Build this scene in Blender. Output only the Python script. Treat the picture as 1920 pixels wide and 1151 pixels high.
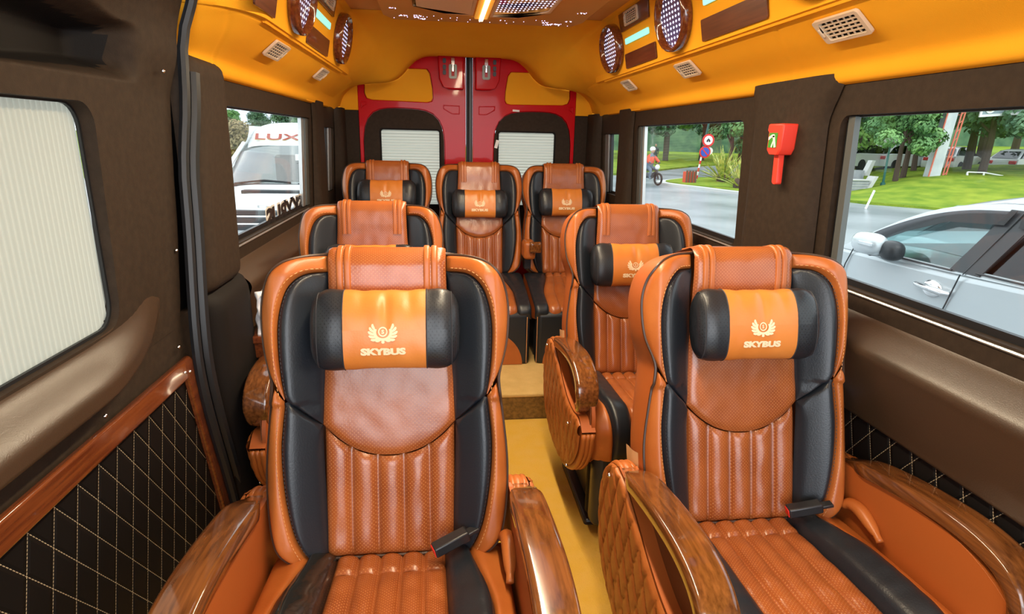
import bpy, bmesh, math, random
from mathutils import Vector, Matrix, noise
from mathutils.geometry import tessellate_polygon
random.seed(7)
SC = bpy.context.scene
for o in list(bpy.data.objects): bpy.data.objects.remove(o)
COL = SC.collection
PI = math.pi

# ------------------------------------------------------------------ camera
F_PX, YAW, PITCH, ROLL = 1104.55, .1237, .2781, .0222
fw = Vector((math.sin(YAW)*math.cos(PITCH), math.cos(YAW)*math.cos(PITCH), -math.sin(PITCH)))
rt = Vector((math.cos(YAW), -math.sin(YAW), 0)); upv = rt.cross(fw)
R_ = rt*math.cos(ROLL) + upv*math.sin(ROLL); U_ = -rt*math.sin(ROLL) + upv*math.cos(ROLL)
cd = bpy.data.cameras.new('camera'); cam = bpy.data.objects.new('camera', cd); COL.objects.link(cam)
cd.sensor_width = 36; cd.lens = F_PX/1920*36; cd.clip_start = .02; cd.clip_end = 600
cam.matrix_world = Matrix(((R_.x, U_.x, -fw.x, -.1894), (R_.y, U_.y, -fw.y, 0), (R_.z, U_.z, -fw.z, 1.3108), (0, 0, 0, 1)))
SC.camera = cam

# ------------------------------------------------------------------ world, lights, exposure
SC.view_settings.view_transform = 'Standard'; SC.view_settings.look = 'None'
SC.view_settings.exposure = 0.1; SC.view_settings.gamma = 1
wd = bpy.data.worlds.new('overcast_sky'); SC.world = wd; wd.use_nodes = True
nt = wd.node_tree; nt.nodes.clear()
wo = nt.nodes.new('ShaderNodeOutputWorld'); bg = nt.nodes.new('ShaderNodeBackground')
tcw = nt.nodes.new('ShaderNodeTexCoord'); nzw = nt.nodes.new('ShaderNodeTexNoise'); crw = nt.nodes.new('ShaderNodeValToRGB')
nzw.inputs['Scale'].default_value = 2.2; nzw.inputs['Detail'].default_value = 6
crw.color_ramp.elements[0].color = (.62, .72, .84, 1); crw.color_ramp.elements[1].color = (1, 1, 1, 1)
crw.color_ramp.elements[0].position = .35; crw.color_ramp.elements[1].position = .62
nt.links.new(tcw.outputs['Generated'], nzw.inputs['Vector']); nt.links.new(nzw.outputs['Fac'], crw.inputs['Fac'])
nt.links.new(crw.outputs['Color'], bg.inputs['Color']); nt.links.new(bg.outputs[0], wo.inputs[0])
bg.inputs['Strength'].default_value = 2.3

def area(name, loc, rot, sx, sy, power, color):
    l = bpy.data.lights.new(name, 'AREA'); l.shape = 'RECTANGLE'; l.size = sx; l.size_y = sy
    l.energy = power; l.color = color
    o = bpy.data.objects.new(name, l); COL.objects.link(o); o.location = loc; o.rotation_euler = rot
    return o
# daylight through the windscreen at the front of the van, and the cabin's own ceiling light
area('windscreen_daylight', (0, -1.3, 1.35), (math.radians(82), 0, 0), 1.7, 1.1, 28, (.92, .96, 1))
area('cabin_ceiling_light', (0, 1.62, 1.810), (0, 0, 0), .05, 2.4, 42, (1, .82, .56))
sun = bpy.data.lights.new('sun', 'SUN'); sun.energy = .8; sun.angle = .6; sun.color = (1, .97, .92)
so = bpy.data.objects.new('sun', sun); COL.objects.link(so); so.rotation_euler = (math.radians(38), math.radians(12), 0)

# ------------------------------------------------------------------ materials
MATS = {}
def mk(name, col, rough=.5, metal=0, spec=.5, bump=None, var=None, coat=0, emis=None, sheen=0):
    """bump=(scale, strength, dist) ; var=(scale, colour2, contrast lo, hi)"""
    m = bpy.data.materials.new(name); m.use_nodes = True; MATS[name] = m
    n = m.node_tree.nodes; L = m.node_tree.links; b = n['Principled BSDF']
    b.inputs['Base Color'].default_value = (*col, 1); b.inputs['Roughness'].default_value = rough
    b.inputs['Metallic'].default_value = metal; b.inputs['Specular IOR Level'].default_value = spec
    b.inputs['Coat Weight'].default_value = coat; b.inputs['Coat Roughness'].default_value = .05
    if sheen: b.inputs['Sheen Weight'].default_value = sheen; b.inputs['Sheen Roughness'].default_value = .5
    if emis: b.inputs['Emission Color'].default_value = (*emis[0], 1); b.inputs['Emission Strength'].default_value = emis[1]
    tc = n.new('ShaderNodeTexCoord')
    if var:
        nz = n.new('ShaderNodeTexNoise'); nz.inputs['Scale'].default_value = var[0]; nz.inputs['Detail'].default_value = 4
        cr = n.new('ShaderNodeValToRGB'); cr.color_ramp.elements[0].color = (*col, 1); cr.color_ramp.elements[1].color = (*var[1], 1)
        cr.color_ramp.elements[0].position = var[2]; cr.color_ramp.elements[1].position = var[3]
        L.new(tc.outputs['Object'], nz.inputs['Vector']); L.new(nz.outputs['Fac'], cr.inputs['Fac']); L.new(cr.outputs['Color'], b.inputs['Base Color'])
    if bump:
        nb = n.new('ShaderNodeTexNoise'); nb.inputs['Scale'].default_value = bump[0]; nb.inputs['Detail'].default_value = 3
        bm_ = n.new('ShaderNodeBump'); bm_.inputs['Strength'].default_value = bump[1]; bm_.inputs['Distance'].default_value = bump[2]
        L.new(tc.outputs['Object'], nb.inputs['Vector']); L.new(nb.outputs['Fac'], bm_.inputs['Height']); L.new(bm_.outputs[0], b.inputs['Normal'])
    return m
def nd(m, t): return m.node_tree.nodes.new(t)
def math_(m, op, a, b=None):
    x = nd(m, 'ShaderNodeMath'); x.operation = op
    for i, v in enumerate((a, b)):
        if v is None: continue
        if isinstance(v, (int, float)): x.inputs[i].default_value = v
        else: m.node_tree.links.new(v, x.inputs[i])
    return x.outputs[0]
def perforate(m, base, dot, pitch=.0041, thr=.70):
    """lattice of punched dots laid out in the leather's own metre UVs"""
    n = m.node_tree.nodes; L = m.node_tree.links; b = n['Principled BSDF']
    uv = nd(m, 'ShaderNodeTexCoord'); sp = nd(m, 'ShaderNodeSeparateXYZ'); L.new(uv.outputs['UV'], sp.inputs[0])
    k = PI/pitch
    cx = math_(m, 'COSINE', math_(m, 'MULTIPLY', sp.outputs[0], k)); cy = math_(m, 'COSINE', math_(m, 'MULTIPLY', sp.outputs[1], k))
    f = math_(m, 'GREATER_THAN', math_(m, 'MULTIPLY', cx, cy), thr)
    mx = nd(m, 'ShaderNodeMix'); mx.data_type = 'RGBA'; L.new(f, mx.inputs['Factor'])
    old = b.inputs['Base Color'].links[0].from_socket if b.inputs['Base Color'].links else None
    mx.inputs[6].default_value = (*base, 1); mx.inputs[7].default_value = (*dot, 1)
    if old: L.new(old, mx.inputs[6])
    L.new(mx.outputs[2], b.inputs['Base Color'])
    ob = b.inputs['Normal'].links[0].from_node if b.inputs['Normal'].links else None
    b2 = nd(m, 'ShaderNodeBump'); b2.invert = True; b2.inputs['Strength'].default_value = .5; b2.inputs['Distance'].default_value = .0008
    L.new(f, b2.inputs['Height'])
    if ob: L.new(ob.outputs[0], b2.inputs['Normal'])
    L.new(b2.outputs[0], b.inputs['Normal'])

ORG = (.38, .098, .018); ORG2 = (.48, .14, .028)
leather = mk('tan_leather', ORG, .36, bump=(260, .25, .0012), var=(9, ORG2, .35, .7))
leather_p = mk('perforated_tan_leather', (.28, .066, .014), .28, spec=.65, bump=(180, .25, .0012), var=(9, (.38, .10, .022), .35, .7))
perforate(leather_p, (.3, .07, .015), (.52, .21, .07))
leather_pad = mk('pillow_tan_leather', (.62, .19, .03), .36, bump=(240, .25, .001), var=(10, (.68, .23, .045), .35, .7))
leather_in = mk('smooth_tan_leather', (.42, .10, .016), .5, bump=(300, .15, .001))
leather_arm = mk('quilted_tan_leather', (.34, .09, .016), .42, bump=(260, .2, .001), var=(12, (.42, .125, .024), .35, .7))
leather_dk = mk('brown_inset_leather', (.16, .05, .012), .45, bump=(260, .2, .001))
black = mk('black_leather', (.014, .0175, .023), .36, bump=(280, .3, .0012))
black_p = mk('perforated_black_leather', (.014, .016, .020), .36, bump=(220, .25, .001))
perforate(black_p, (.014, .016, .020), (.002, .002, .003))
black_gl = mk('glossy_black_film', (.015, .015, .014), .12, bump=(14, .6, .01), coat=.6)
cream = mk('cream_plastic', (.72, .45, .22), .5)
thread = mk('stitching_thread', (.62, .28, .10), .7)
thread_b = mk('black_stitching_thread', (.03, .03, .035), .6)
piping = mk('dark_piping', (.05, .025, .015), .4)
embroid = mk('cream_embroidery', (.88, .66, .42), .7)
suede = mk('amber_suede', (.86, .36, .018), .95, spec=.05, bump=(420, .25, .0012), var=(3.5, (.90, .41, .025), .3, .75))
suede_c = mk('tan_headliner_suede', (.62, .27, .06), .95, spec=.05, bump=(420, .3, .0012), var=(3, (.68, .31, .08), .3, .75))
cloth = mk('dark_brown_trim_fabric', (.027, .0165, .0095), .75, spec=.25, bump=(500, .5, .001), var=(60, (.037, .023, .0135), .35, .7))
cloth_bk = mk('black_trim_fabric', (.009, .007, .006), .7, spec=.2, bump=(400, .4, .001))
ledge_m = mk('brown_ledge_fabric', (.046, .027, .014), .40, spec=1.0, bump=(500, .4, .001))
rubber = mk('black_rubber_seal', (.012, .013, .015), .45)
alu = mk('brushed_frame_metal', (.55, .56, .55), .35, metal=.8)
greyfr = mk('grey_window_frame', (.10, .11, .105), .45, metal=.2)
carpet = mk('golden_carpet', (.66, .38, .05), .97, spec=.1, bump=(350, 1, .004), var=(14, (.68, .40, .08), .3, .7))
carpet_l = mk('pale_golden_carpet', (.62, .40, .14), .97, spec=.1, bump=(350, 1, .004), var=(14, (.72, .48, .18), .3, .7))
redp = mk('red_car_paint', (.55, .006, .010), .25, metal=.0, spec=.08, coat=.16)
plate_m = mk('dark_latch_metal', (.10, .095, .08), .35, metal=.7)
chrome = mk('chrome', (.8, .8, .8), .12, metal=1)
led_purple = None
beige_pl = mk('beige_plastic', (.62, .48, .34), .45)
dark_hole = mk('dark_recess', (.004, .0035, .003), .9, spec=.05)
redpl = mk('red_plastic', (.86, .055, .03), .42)
green_st = mk('green_sticker', (.05, .30, .03), .5); white_st = mk('white_sticker', (.85, .85, .82), .5)
white_pl = mk('white_plastic_film', (.85, .86, .88), .25, bump=(30, .8, .01), coat=.3)
blue_pr = mk('blue_print', (.05, .12, .6), .4)
red_btn = mk('red_button', (.8, .03, .02), .4); blk_pl = mk('black_plastic', (.02, .02, .022), .35)
card_m = mk('printed_card', (.80, .72, .5), .5, var=(90, (.25, .16, .3), .45, .55))

def wood(name, c1, c2, scale=6, rot=(0, 0, 0), rough=.16):
    m = mk(name, c1, rough, coat=.9); L = m.node_tree.links; b = m.node_tree.nodes['Principled BSDF']
    tc = nd(m, 'ShaderNodeTexCoord'); mp = nd(m, 'ShaderNodeMapping'); mp.inputs['Scale'].default_value = (scale*6, scale*.28, scale*6)
    nz = nd(m, 'ShaderNodeTexNoise'); nz.inputs['Scale'].default_value = 3; nz.inputs['Detail'].default_value = 6; nz.inputs['Distortion'].default_value = .15
    cr = nd(m, 'ShaderNodeValToRGB'); cr.color_ramp.elements[0].color = (*c1, 1); cr.color_ramp.elements[1].color = (*c2, 1)
    cr.color_ramp.elements[0].position = .35; cr.color_ramp.elements[1].position = .65
    L.new(tc.outputs['Object'], mp.inputs[0]); L.new(mp.outputs[0], nz.inputs['Vector']); L.new(nz.outputs['Fac'], cr.inputs['Fac']); L.new(cr.outputs['Color'], b.inputs['Base Color'])
    return m
wood_arm = wood('varnished_walnut', (.095, .030, .008), (.21, .072, .018))
wood_red = wood('varnished_red_wood', (.10, .022, .008), (.19, .05, .014))
wood_pan = wood('dark_walnut_panel', (.075, .022, .010), (.13, .04, .016), rough=.3)
MATS['dark_walnut_panel'].node_tree.nodes['Principled BSDF'].inputs['Coat Weight'].default_value = .25
wood_step = wood('oak_step_riser', (.10, .045, .010), (.20, .10, .025), 3, rough=.4)

# blinds: pleated translucent shades lit by the daylight behind
def blind(name, vertical, pitch):
    m = bpy.data.materials.new(name); m.use_nodes = True; n = m.node_tree.nodes; L = m.node_tree.links; n.clear()
    out = nd(m, 'ShaderNodeOutputMaterial'); d = nd(m, 'ShaderNodeBsdfDiffuse'); t = nd(m, 'ShaderNodeBsdfTranslucent'); mx = nd(m, 'ShaderNodeMixShader')
    tc = nd(m, 'ShaderNodeTexCoord'); sp = nd(m, 'ShaderNodeSeparateXYZ'); L.new(tc.outputs['Object'], sp.inputs[0])
    s = math_(m, 'SINE', math_(m, 'MULTIPLY', sp.outputs[vertical], 2*PI/pitch)); f = math_(m, 'MULTIPLY_ADD', s, .5)
    f.node.inputs[2].default_value = .5
    cr = nd(m, 'ShaderNodeValToRGB'); cr.color_ramp.elements[0].color = (.50, .49, .42, 1); cr.color_ramp.elements[1].color = (.74, .72, .62, 1)
    L.new(f, cr.inputs[0]); L.new(cr.outputs[0], d.inputs[0]); L.new(cr.outputs[0], t.inputs[0]); mx.inputs[0].default_value = .62
    L.new(d.outputs[0], mx.inputs[1]); L.new(t.outputs[0], mx.inputs[2]); L.new(mx.outputs[0], out.inputs[0])
    MATS[name] = m; return m
blind_v = blind('vertical_pleated_shade', 1, .014); blind_h = blind('horizontal_pleated_shade', 2, .018)

def glassm(name, tint, refl):
    m = bpy.data.materials.new(name); m.use_nodes = True; n = m.node_tree.nodes; L = m.node_tree.links; n.clear()
    out = nd(m, 'ShaderNodeOutputMaterial'); t = nd(m, 'ShaderNodeBsdfTransparent'); g = nd(m, 'ShaderNodeBsdfGlossy'); mx = nd(m, 'ShaderNodeMixShader')
    fr = nd(m, 'ShaderNodeLayerWeight'); fr.inputs[0].default_value = .5
    t.inputs[0].default_value = (*tint, 1); g.inputs['Roughness'].default_value = .02
    k = math_(m, 'MULTIPLY', math_(m, 'ADD', math_(m, 'MULTIPLY', math_(m, 'POWER', fr.outputs[1], 4), .7), .035), refl)
    L.new(k, mx.inputs[0]); L.new(t.outputs[0], mx.inputs[1]); L.new(g.outputs[0], mx.inputs[2]); L.new(mx.outputs[0], out.inputs[0])
    MATS[name] = m; return m
glass = glassm('clear_window_glass', (.95, .985, .98), .45); glass_t = glassm('tinted_car_glass', (.72, .84, .84), 2.2); glass_v = glassm('reflective_windscreen', (.50, .58, .57), 6.0)
glass_d = glassm('dark_tinted_car_glass', (.12, .15, .16), 1.8)

def ledgrid(name, back, dotc, strength, pitch, pitch_v, thr=.72):
    m = mk(name, back, .08, spec=.8, coat=.5); n = m.node_tree.nodes; L = m.node_tree.links; b = n['Principled BSDF']
    tc = nd(m, 'ShaderNodeTexCoord'); sp = nd(m, 'ShaderNodeSeparateXYZ'); L.new(tc.outputs['UV'], sp.inputs[0])
    a = math_(m, 'COSINE', math_(m, 'MULTIPLY', sp.outputs[0], 2*PI/pitch)); c = math_(m, 'COSINE', math_(m, 'MULTIPLY', sp.outputs[1], 2*PI/pitch_v))
    s = math_(m, 'MULTIPLY', math_(m, 'ADD', a, c), .5)
    hard = math_(m, 'GREATER_THAN', s, thr)
    soft = math_(m, 'MULTIPLY', math_(m, 'MAXIMUM', s, 0), .10)
    e = math_(m, 'MULTIPLY', math_(m, 'ADD', hard, soft), strength)
    b.inputs['Emission Color'].default_value = (*dotc, 1); L.new(e, b.inputs['Emission Strength'])
    return m
led_purple = ledgrid('mirror_lamp_leds', (.10, .10, .26), (.72, .72, 1), 2.4, .026, .0165, .50)
led_ceiling = ledgrid('ceiling_lamp_leds', (.14, .09, .32), (.78, .74, 1), 2.4, .0165, .040, .52)
led_dark = ledgrid('dim_ceiling_mirror', (.05, .018, .01), (1, .6, .3), .22, .0175, .04, .66)
teal_l = mk('teal_reading_light', (.35, .8, .75), .3, emis=((.25, .85, .78), .75))
warm_strip = mk('warm_light_strip', (1, .85, .4), .4, emis=((1, .80, .35), 5))
yel_hous = mk('amber_lamp_housing', (.9, .42, .04), .3, emis=((1, .45, .03), .35))
star_l = mk('violet_star_led', (.6, .6, 1), .4, emis=((.7, .65, 1), 2.2))

# ------------------------------------------------------------------ mesh helpers
class MB:
    def __init__(s): s.v = []; s.f = []; s.uv = {}; s.mi = []
    def add(s, vs, fs, uvs=None, mi=0):
        k = len(s.v); s.v += [tuple(p) for p in vs]
        for i, f in enumerate(fs): s.f.append([a+k for a in f]); s.mi.append(mi)
        if uvs:
            for i, u in enumerate(uvs): s.uv[k+i] = u
        return s
    def box(s, x0, x1, y0, y1, z0, z1, M=None, mi=0):
        vs = [Vector(p) for p in ((x0,y0,z0),(x1,y0,z0),(x1,y1,z0),(x0,y1,z0),(x0,y0,z1),(x1,y0,z1),(x1,y1,z1),(x0,y1,z1))]
        if M: vs = [M @ p for p in vs]
        return s.add(vs, [(3,2,1,0),(4,5,6,7),(0,1,5,4),(1,2,6,5),(2,3,7,6),(3,0,4,7)], mi=mi)
    def grid(s, fn, nu, nv, uvfn=None, closeu=False, mi=0):
        """fn(u,v) with u,v in 0..1 -> point"""
        vs = []; uv = []
        for i in range(nu+1):
            for j in range(nv+1):
                p = fn(i/nu, j/nv)
                if uvfn: uv.append(uvfn(i/nu, j/nv))
                elif len(p) == 5: uv.append((p[3], p[4])); p = p[:3]
                vs.append(p)
        fs = [(i*(nv+1)+j, (i+1)*(nv+1)+j, (i+1)*(nv+1)+j+1, i*(nv+1)+j+1) for i in range(nu) for j in range(nv)]
        return s.add(vs, fs, uv or None, mi)
    def tube(s, pts, r, n=8, closed=False, cap=True, flat=1.0, mi=0):
        pts = [Vector(p) for p in pts]; N = len(pts); vs = []; up0 = None
        rr = r if isinstance(r, (list, tuple)) else [r]*N
        for i, p in enumerate(pts):
            a = pts[(i-1) % N] if (closed or i > 0) else p; b = pts[(i+1) % N] if (closed or i < N-1) else p
            t = (b-a).normalized() if (b-a).length > 1e-9 else Vector((0,0,1))
            if up0 is None: up0 = Vector((0,0,1)) if abs(t.z) < .9 else Vector((1,0,0))
            sd = t.cross(up0)
            if sd.length < 1e-5: sd = t.cross(Vector((1,0,0)))
            sd.normalize(); up0 = sd.cross(t).normalized()
            for k in range(n):
                an = 2*PI*k/n; vs.append(p + sd*math.cos(an)*rr[i] + up0*math.sin(an)*rr[i]*flat)
        fs = []
        for i in range(N if closed else N-1):
            for k in range(n):
                a = i*n+k; b = i*n+(k+1) % n; c = ((i+1) % N)*n+(k+1) % n; d = ((i+1) % N)*n+k; fs.append((a, b, c, d))
        if cap and not closed: fs += [tuple(range(n))[::-1], tuple(range((N-1)*n, N*n))]
        return s.add(vs, fs, mi=mi)
    def plate(s, outer, holes, thick, mp, mi=0):
        """flat polygon with holes in 2D, given thickness; mp(a,b,d)->3D"""
        loops = [outer]+list(holes); flat = [p for l in loops for p in l]
        tris = tessellate_polygon([[Vector((p[0], p[1], 0)) for p in l] for l in loops]); n = len(flat)
        vs = [mp(p[0], p[1], 0) for p in flat]+[mp(p[0], p[1], thick) for p in flat]; fs = []
        for t in tris: fs.append(tuple(t)); fs.append(tuple(a+n for a in reversed(t)))
        k = 0
        for l in loops:
            m = len(l)
            for i in range(m): fs.append((k+i, k+(i+1) % m, k+(i+1) % m+n, k+i+n))
            k += m
        return s.add(vs, fs, [(p[0], p[1]) for p in flat]*2, mi=mi)
    def sphere(s, c, rx, ry=None, rz=None, nu=12, nv=8, M=None, e=1.0, mi=0):
        ry = ry or rx; rz = rz or rx; c = Vector(c)
        def sg(x, p): return math.copysign(abs(x)**p, x)
        def fn(u, v):
            a = 2*PI*u; b = PI*(v-.5); p = Vector((rx*sg(math.cos(b), e)*sg(math.cos(a), e), ry*sg(math.cos(b), e)*sg(math.sin(a), e), rz*sg(math.sin(b), e)))
            if M: p = M @ p
            return c+p
        return s.grid(fn, nu, nv, mi=mi)
    def build(s, name, mat, parent=None, smooth=True, bevel=0, seg=2, subs=0, weld=True, ang=40, label=None):
        me = bpy.data.meshes.new(name); me.from_pydata(s.v, [], s.f)
        if s.uv:
            ul = me.uv_layers.new(name='UVMap')
            for lp in me.loops: ul.data[lp.index].uv = s.uv.get(lp.vertex_index, (0, 0))
        for m in (mat if isinstance(mat, (list, tuple)) else [mat]): me.materials.append(m)
        for p, mi in zip(me.polygons, s.mi): p.material_index = mi
        bm = bmesh.new(); bm.from_mesh(me)
        if weld: bmesh.ops.remove_doubles(bm, verts=bm.verts, dist=1e-5)
        bmesh.ops.recalc_face_normals(bm, faces=bm.faces)
        bm.to_mesh(me); bm.free()
        if smooth:
            for p in me.polygons: p.use_smooth = True
            if ang and hasattr(me, 'set_sharp_from_angle'): me.set_sharp_from_angle(angle=math.radians(ang))
        o = bpy.data.objects.new(name, me); COL.objects.link(o)
        if parent: o.parent = parent
        if bevel:
            b = o.modifiers.new('bevel', 'BEVEL'); b.width = bevel; b.segments = seg; b.limit_method = 'ANGLE'; b.angle_limit = math.radians(35)
            b.harden_normals = False
        if subs: q = o.modifiers.new('sub', 'SUBSURF'); q.levels = subs; q.render_levels = subs
        if label: o['label'] = label
        return o
def empty(name, loc=(0,0,0), rz=0, parent=None):
    o = bpy.data.objects.new(name, None); o.empty_display_size = .1; COL.objects.link(o); o.location = loc; o.rotation_euler = (0, 0, rz)
    if parent: o.parent = parent
    return o
def tag(o, label=None, cat=None, group=None, kind=None):
    if label: o['label'] = label
    if cat: o['category'] = cat
    if group: o['group'] = group
    if kind: o['kind'] = kind
    return o
def struct(o, label=None, cat=None): 
    o['kind'] = 'structure'
    if label: o['label'] = label
    if cat: o['category'] = cat
    return o
def copy_tree(o, parent=None):
    c = o.copy(); COL.objects.link(c)
    if parent: c.parent = parent
    for ch in list(o.children): copy_tree(ch, c)
    return c
def spline(pts, n):
    """Catmull-Rom through pts, n+1 samples spaced by length"""
    P = [Vector(p) if len(p) == 3 else Vector((p[0], p[1], 0)) for p in pts]; out = []
    Q = [P[0]*2-P[1]]+P+[P[-1]*2-P[-2]]
    for i in range(1, len(Q)-2):
        a, b, c, d = Q[i-1], Q[i], Q[i+1], Q[i+2]
        for k in range(12):
            t = k/12; out.append(.5*((2*b)+(c-a)*t+(2*a-5*b+4*c-d)*t*t+(3*b-a-3*c+d)*t**3))
    out.append(P[-1]); L = [0]
    for i in range(1, len(out)): L.append(L[-1]+(out[i]-out[i-1]).length)
    res = []; j = 0
    for k in range(n+1):
        s = L[-1]*k/n
        while j < len(L)-2 and L[j+1] < s: j += 1
        d = L[j+1]-L[j]; t = (s-L[j])/d if d > 1e-9 else 0
        res.append(out[j].lerp(out[j+1], min(1, max(0, t))))
    return res
def rrect(x0, x1, y0, y1, r, n=5):
    rs = r if isinstance(r, (list, tuple)) else [r]*4; out = []
    for (cx, cy, a0, q) in ((x1-rs[0], y1-rs[0], 0, rs[0]), (x0+rs[1], y1-rs[1], 90, rs[1]), (x0+rs[2], y0+rs[2], 180, rs[2]), (x1-rs[3], y0+rs[3], 270, rs[3])):
        for k in range(n+1):
            a = math.radians(a0+90*k/n); out.append((cx+q*math.cos(a), cy+q*math.sin(a)))
    return out
def sstep(a, b, x):
    t = min(1, max(0, (x-a)/(b-a))); return t*t*(3-2*t)
def text_mesh(txt, size, extrude=0, bold=0, sx=1.0):
    cu = bpy.data.curves.new('t', 'FONT'); cu.body = txt; cu.size = size; cu.extrude = extrude; cu.offset = bold; cu.align_x = 'CENTER'; cu.align_y = 'CENTER'
    cu.resolution_u = 3; o = bpy.data.objects.new('t', cu); COL.objects.link(o)
    dg = bpy.context.evaluated_depsgraph_get(); me = o.evaluated_get(dg).to_mesh()
    vs = [Vector((v.co.x*sx, v.co.y, v.co.z)) for v in me.vertices]; fs = [tuple(p.vertices) for p in me.polygons]
    o.evaluated_get(dg).to_mesh_clear(); bpy.data.objects.remove(o); bpy.data.curves.remove(cu)
    x0 = min(v.x for v in vs); x1 = max(v.x for v in vs); y0 = min(v.y for v in vs); y1 = max(v.y for v in vs)
    return [v-Vector(((x0+x1)/2, (y0+y1)/2, 0)) for v in vs], fs, x1-x0, y1-y0
# ------------------------------------------------------------------ van shell
def wx(z, s=1): return s*(.84-(z-.965)*.045)
def wallmap(s, off=0): return lambda a, b, d: Vector((wx(b, s)+s*(off+d), a, b))

def stitched(name, base, line, pitch, ka, kb):
    m = mk(name, base, .6, spec=.15); L = m.node_tree.links; b = m.node_tree.nodes['Principled BSDF']
    tc = nd(m, 'ShaderNodeTexCoord'); sp = nd(m, 'ShaderNodeSeparateXYZ'); L.new(tc.outputs['Object'], sp.inputs[0])
    def fam(k, dashk):
        a = math_(m, 'DIVIDE', math_(m, 'ADD', sp.outputs[1], math_(m, 'MULTIPLY', sp.outputs[2], k)), pitch)
        fr = math_(m, 'ABSOLUTE', math_(m, 'SUBTRACT', math_(m, 'FRACT', math_(m, 'ADD', a, 10.0)), .5))
        ln = math_(m, 'LESS_THAN', fr, .014)
        ds = math_(m, 'GREATER_THAN', math_(m, 'SINE', math_(m, 'MULTIPLY', sp.outputs[2], dashk)), -.55)
        return math_(m, 'MULTIPLY', ln, ds), fr
    l1, f1 = fam(ka, 1100); l2, f2 = fam(kb, 900)
    mx = nd(m, 'ShaderNodeMix'); mx.data_type = 'RGBA'; L.new(math_(m, 'MAXIMUM', l1, l2), mx.inputs['Factor'])
    mx.inputs[6].default_value = (*base, 1); mx.inputs[7].default_value = (*line, 1); L.new(mx.outputs[2], b.inputs['Base Color'])
    h = math_(m, 'MINIMUM', math_(m, 'MINIMUM', f1, f2), .12)
    bp = nd(m, 'ShaderNodeBump'); bp.inputs['Strength'].default_value = .8; bp.inputs['Distance'].default_value = .04; L.new(h, bp.inputs['Height']); L.new(bp.outputs[0], b.inputs['Normal'])
    return m
quilt_m = stitched('black_diamond_quilt', (.007, .0055, .005), (.46, .36, .23), .0675, -.33, .73)

# floor and platform
m = MB(); m.box(-.86, .86, -.6, 2.58, -.03, 0); struct(m.build('floor', carpet, smooth=False), 'golden carpet of the aisle', 'floor')
p = struct(empty('raised_platform', (0, 2.58, 0)), 'carpeted platform step carrying the back row of seats', 'platform')
m = MB(); m.box(-.86, .86, 0, 1.39, .112, .135); m.build('carpet', carpet_l, p, bevel=.008)
m = MB(); m.box(-.86, .86, .004, 1.39, -.03, .112); m.build('riser', wood_step, p, smooth=False)

def window(n, s, y0, y1, z0, z1, label, bars=None, glz=(0,0)):
    w = struct(empty('window_%d' % n, (0, 0, 0)), label, 'window')
    m = MB(); m.plate(rrect(y0-.03, y1+.03, z0-.03, z1+.03, .03), [rrect(y0+.004, y1-.004, z0+.016, z1-.004, .022)], .012, wallmap(s, .022)); m.build('frame', rubber, w, smooth=False)
    m = MB(); m.plate(rrect(y0-.02, y1+.02, z0-.02, z1+.02, .03), [], .004, wallmap(s, .040)); m.build('pane', glass, w, smooth=False)
    if bars:
        for i, (b0, b1, mt) in enumerate(bars):
            m = MB(); m.plate(rrect(b0, b1, z0+.004, z1-.002, .002, 2), [], .016, wallmap(s, .010 if i == 0 else .016)); m.build('slider_bar', mt, w, smooth=False, bevel=.002)
    return w
W1 = (.30, 1.458, .965, 1.385); W2 = (1.955, 3.08, .965, 1.388); W3 = (3.385, 3.72, 1.0, 1.352)
# right wall
m = MB(); outer = [(-.6, .88), (3.97, .88), (3.97, 1.48), (-.6, 1.48)]
m.plate(outer, [rrect(*W1[:2], *W1[2:], .03), rrect(*W2[:2], *W2[2:], .028), rrect(*W3[:2], *W3[2:], .01)], .022, wallmap(1))
wr = struct(m.build('wall_right', cloth, smooth=False), 'dark brown fabric wall on the right with three windows', 'wall')
window(1, 1, *W1, 'large front right side window with a grey slider bar', [(1.418, 1.442, greyfr), (1.442, 1.456, rubber)])
window(2, 1, *W2, 'middle right side window looking onto the street', [(3.035, 3.078, greyfr), (3.0, 3.03, alu)])
window(3, 1, *W3, 'narrow rear right window', [(3.64, 3.718, alu), (3.60, 3.64, rubber)])
# left wall (behind the sliding door)
L2 = (1.945, 3.13, .965, 1.388); L3 = (3.44, 3.79, .985, 1.352)
m = MB(); m.plate([(1.64, .88), (3.97, .88), (3.97, 1.48), (1.64, 1.48)], [rrect(*L2[:2], *L2[2:], .012), rrect(*L3[:2], *L3[2:], .01)], .022, wallmap(-1))
wl = struct(m.build('wall_left', cloth, smooth=False), 'dark brown fabric wall on the left behind the sliding door', 'wall')
window(4, -1, *L2, 'middle left side window with the white van behind it', [(3.07, 3.128, greyfr), (3.01, 3.06, alu)])
window(5, -1, *L3, 'narrow rear left window', [(3.69, 3.788, alu), (3.63, 3.69, rubber)])
def rail(s, y0, y1, z=.957):
    m = MB(); m.tube([(wx(z, s)-s*.002, y0, z), (wx(z, s)-s*.002, y1, z)], .0035, 6); return m
struct(rail(1, -.6, 1.44).build('trim_1', alu), 'thin metal bead under the large right window', 'trim')
struct(rail(1, 1.93, 3.06).build('trim_2', alu), 'thin metal bead under the middle right window', 'trim')
struct(rail(-1, 1.90, 3.05).build('trim_3', alu), 'thin metal bead under the middle left window', 'trim')
def sweep_y(prof, y0, y1, ny, n=40, s=1, endfn=None):
    P = spline(prof, n); m = MB()
    m.grid(lambda u, v: (s*(P[int(round(u*n))].x + (endfn(y0+(y1-y0)*v, P[int(round(u*n))].y) if endfn else 0)), y0+(y1-y0)*v, P[int(round(u*n))].y), n, ny); return m
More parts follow.
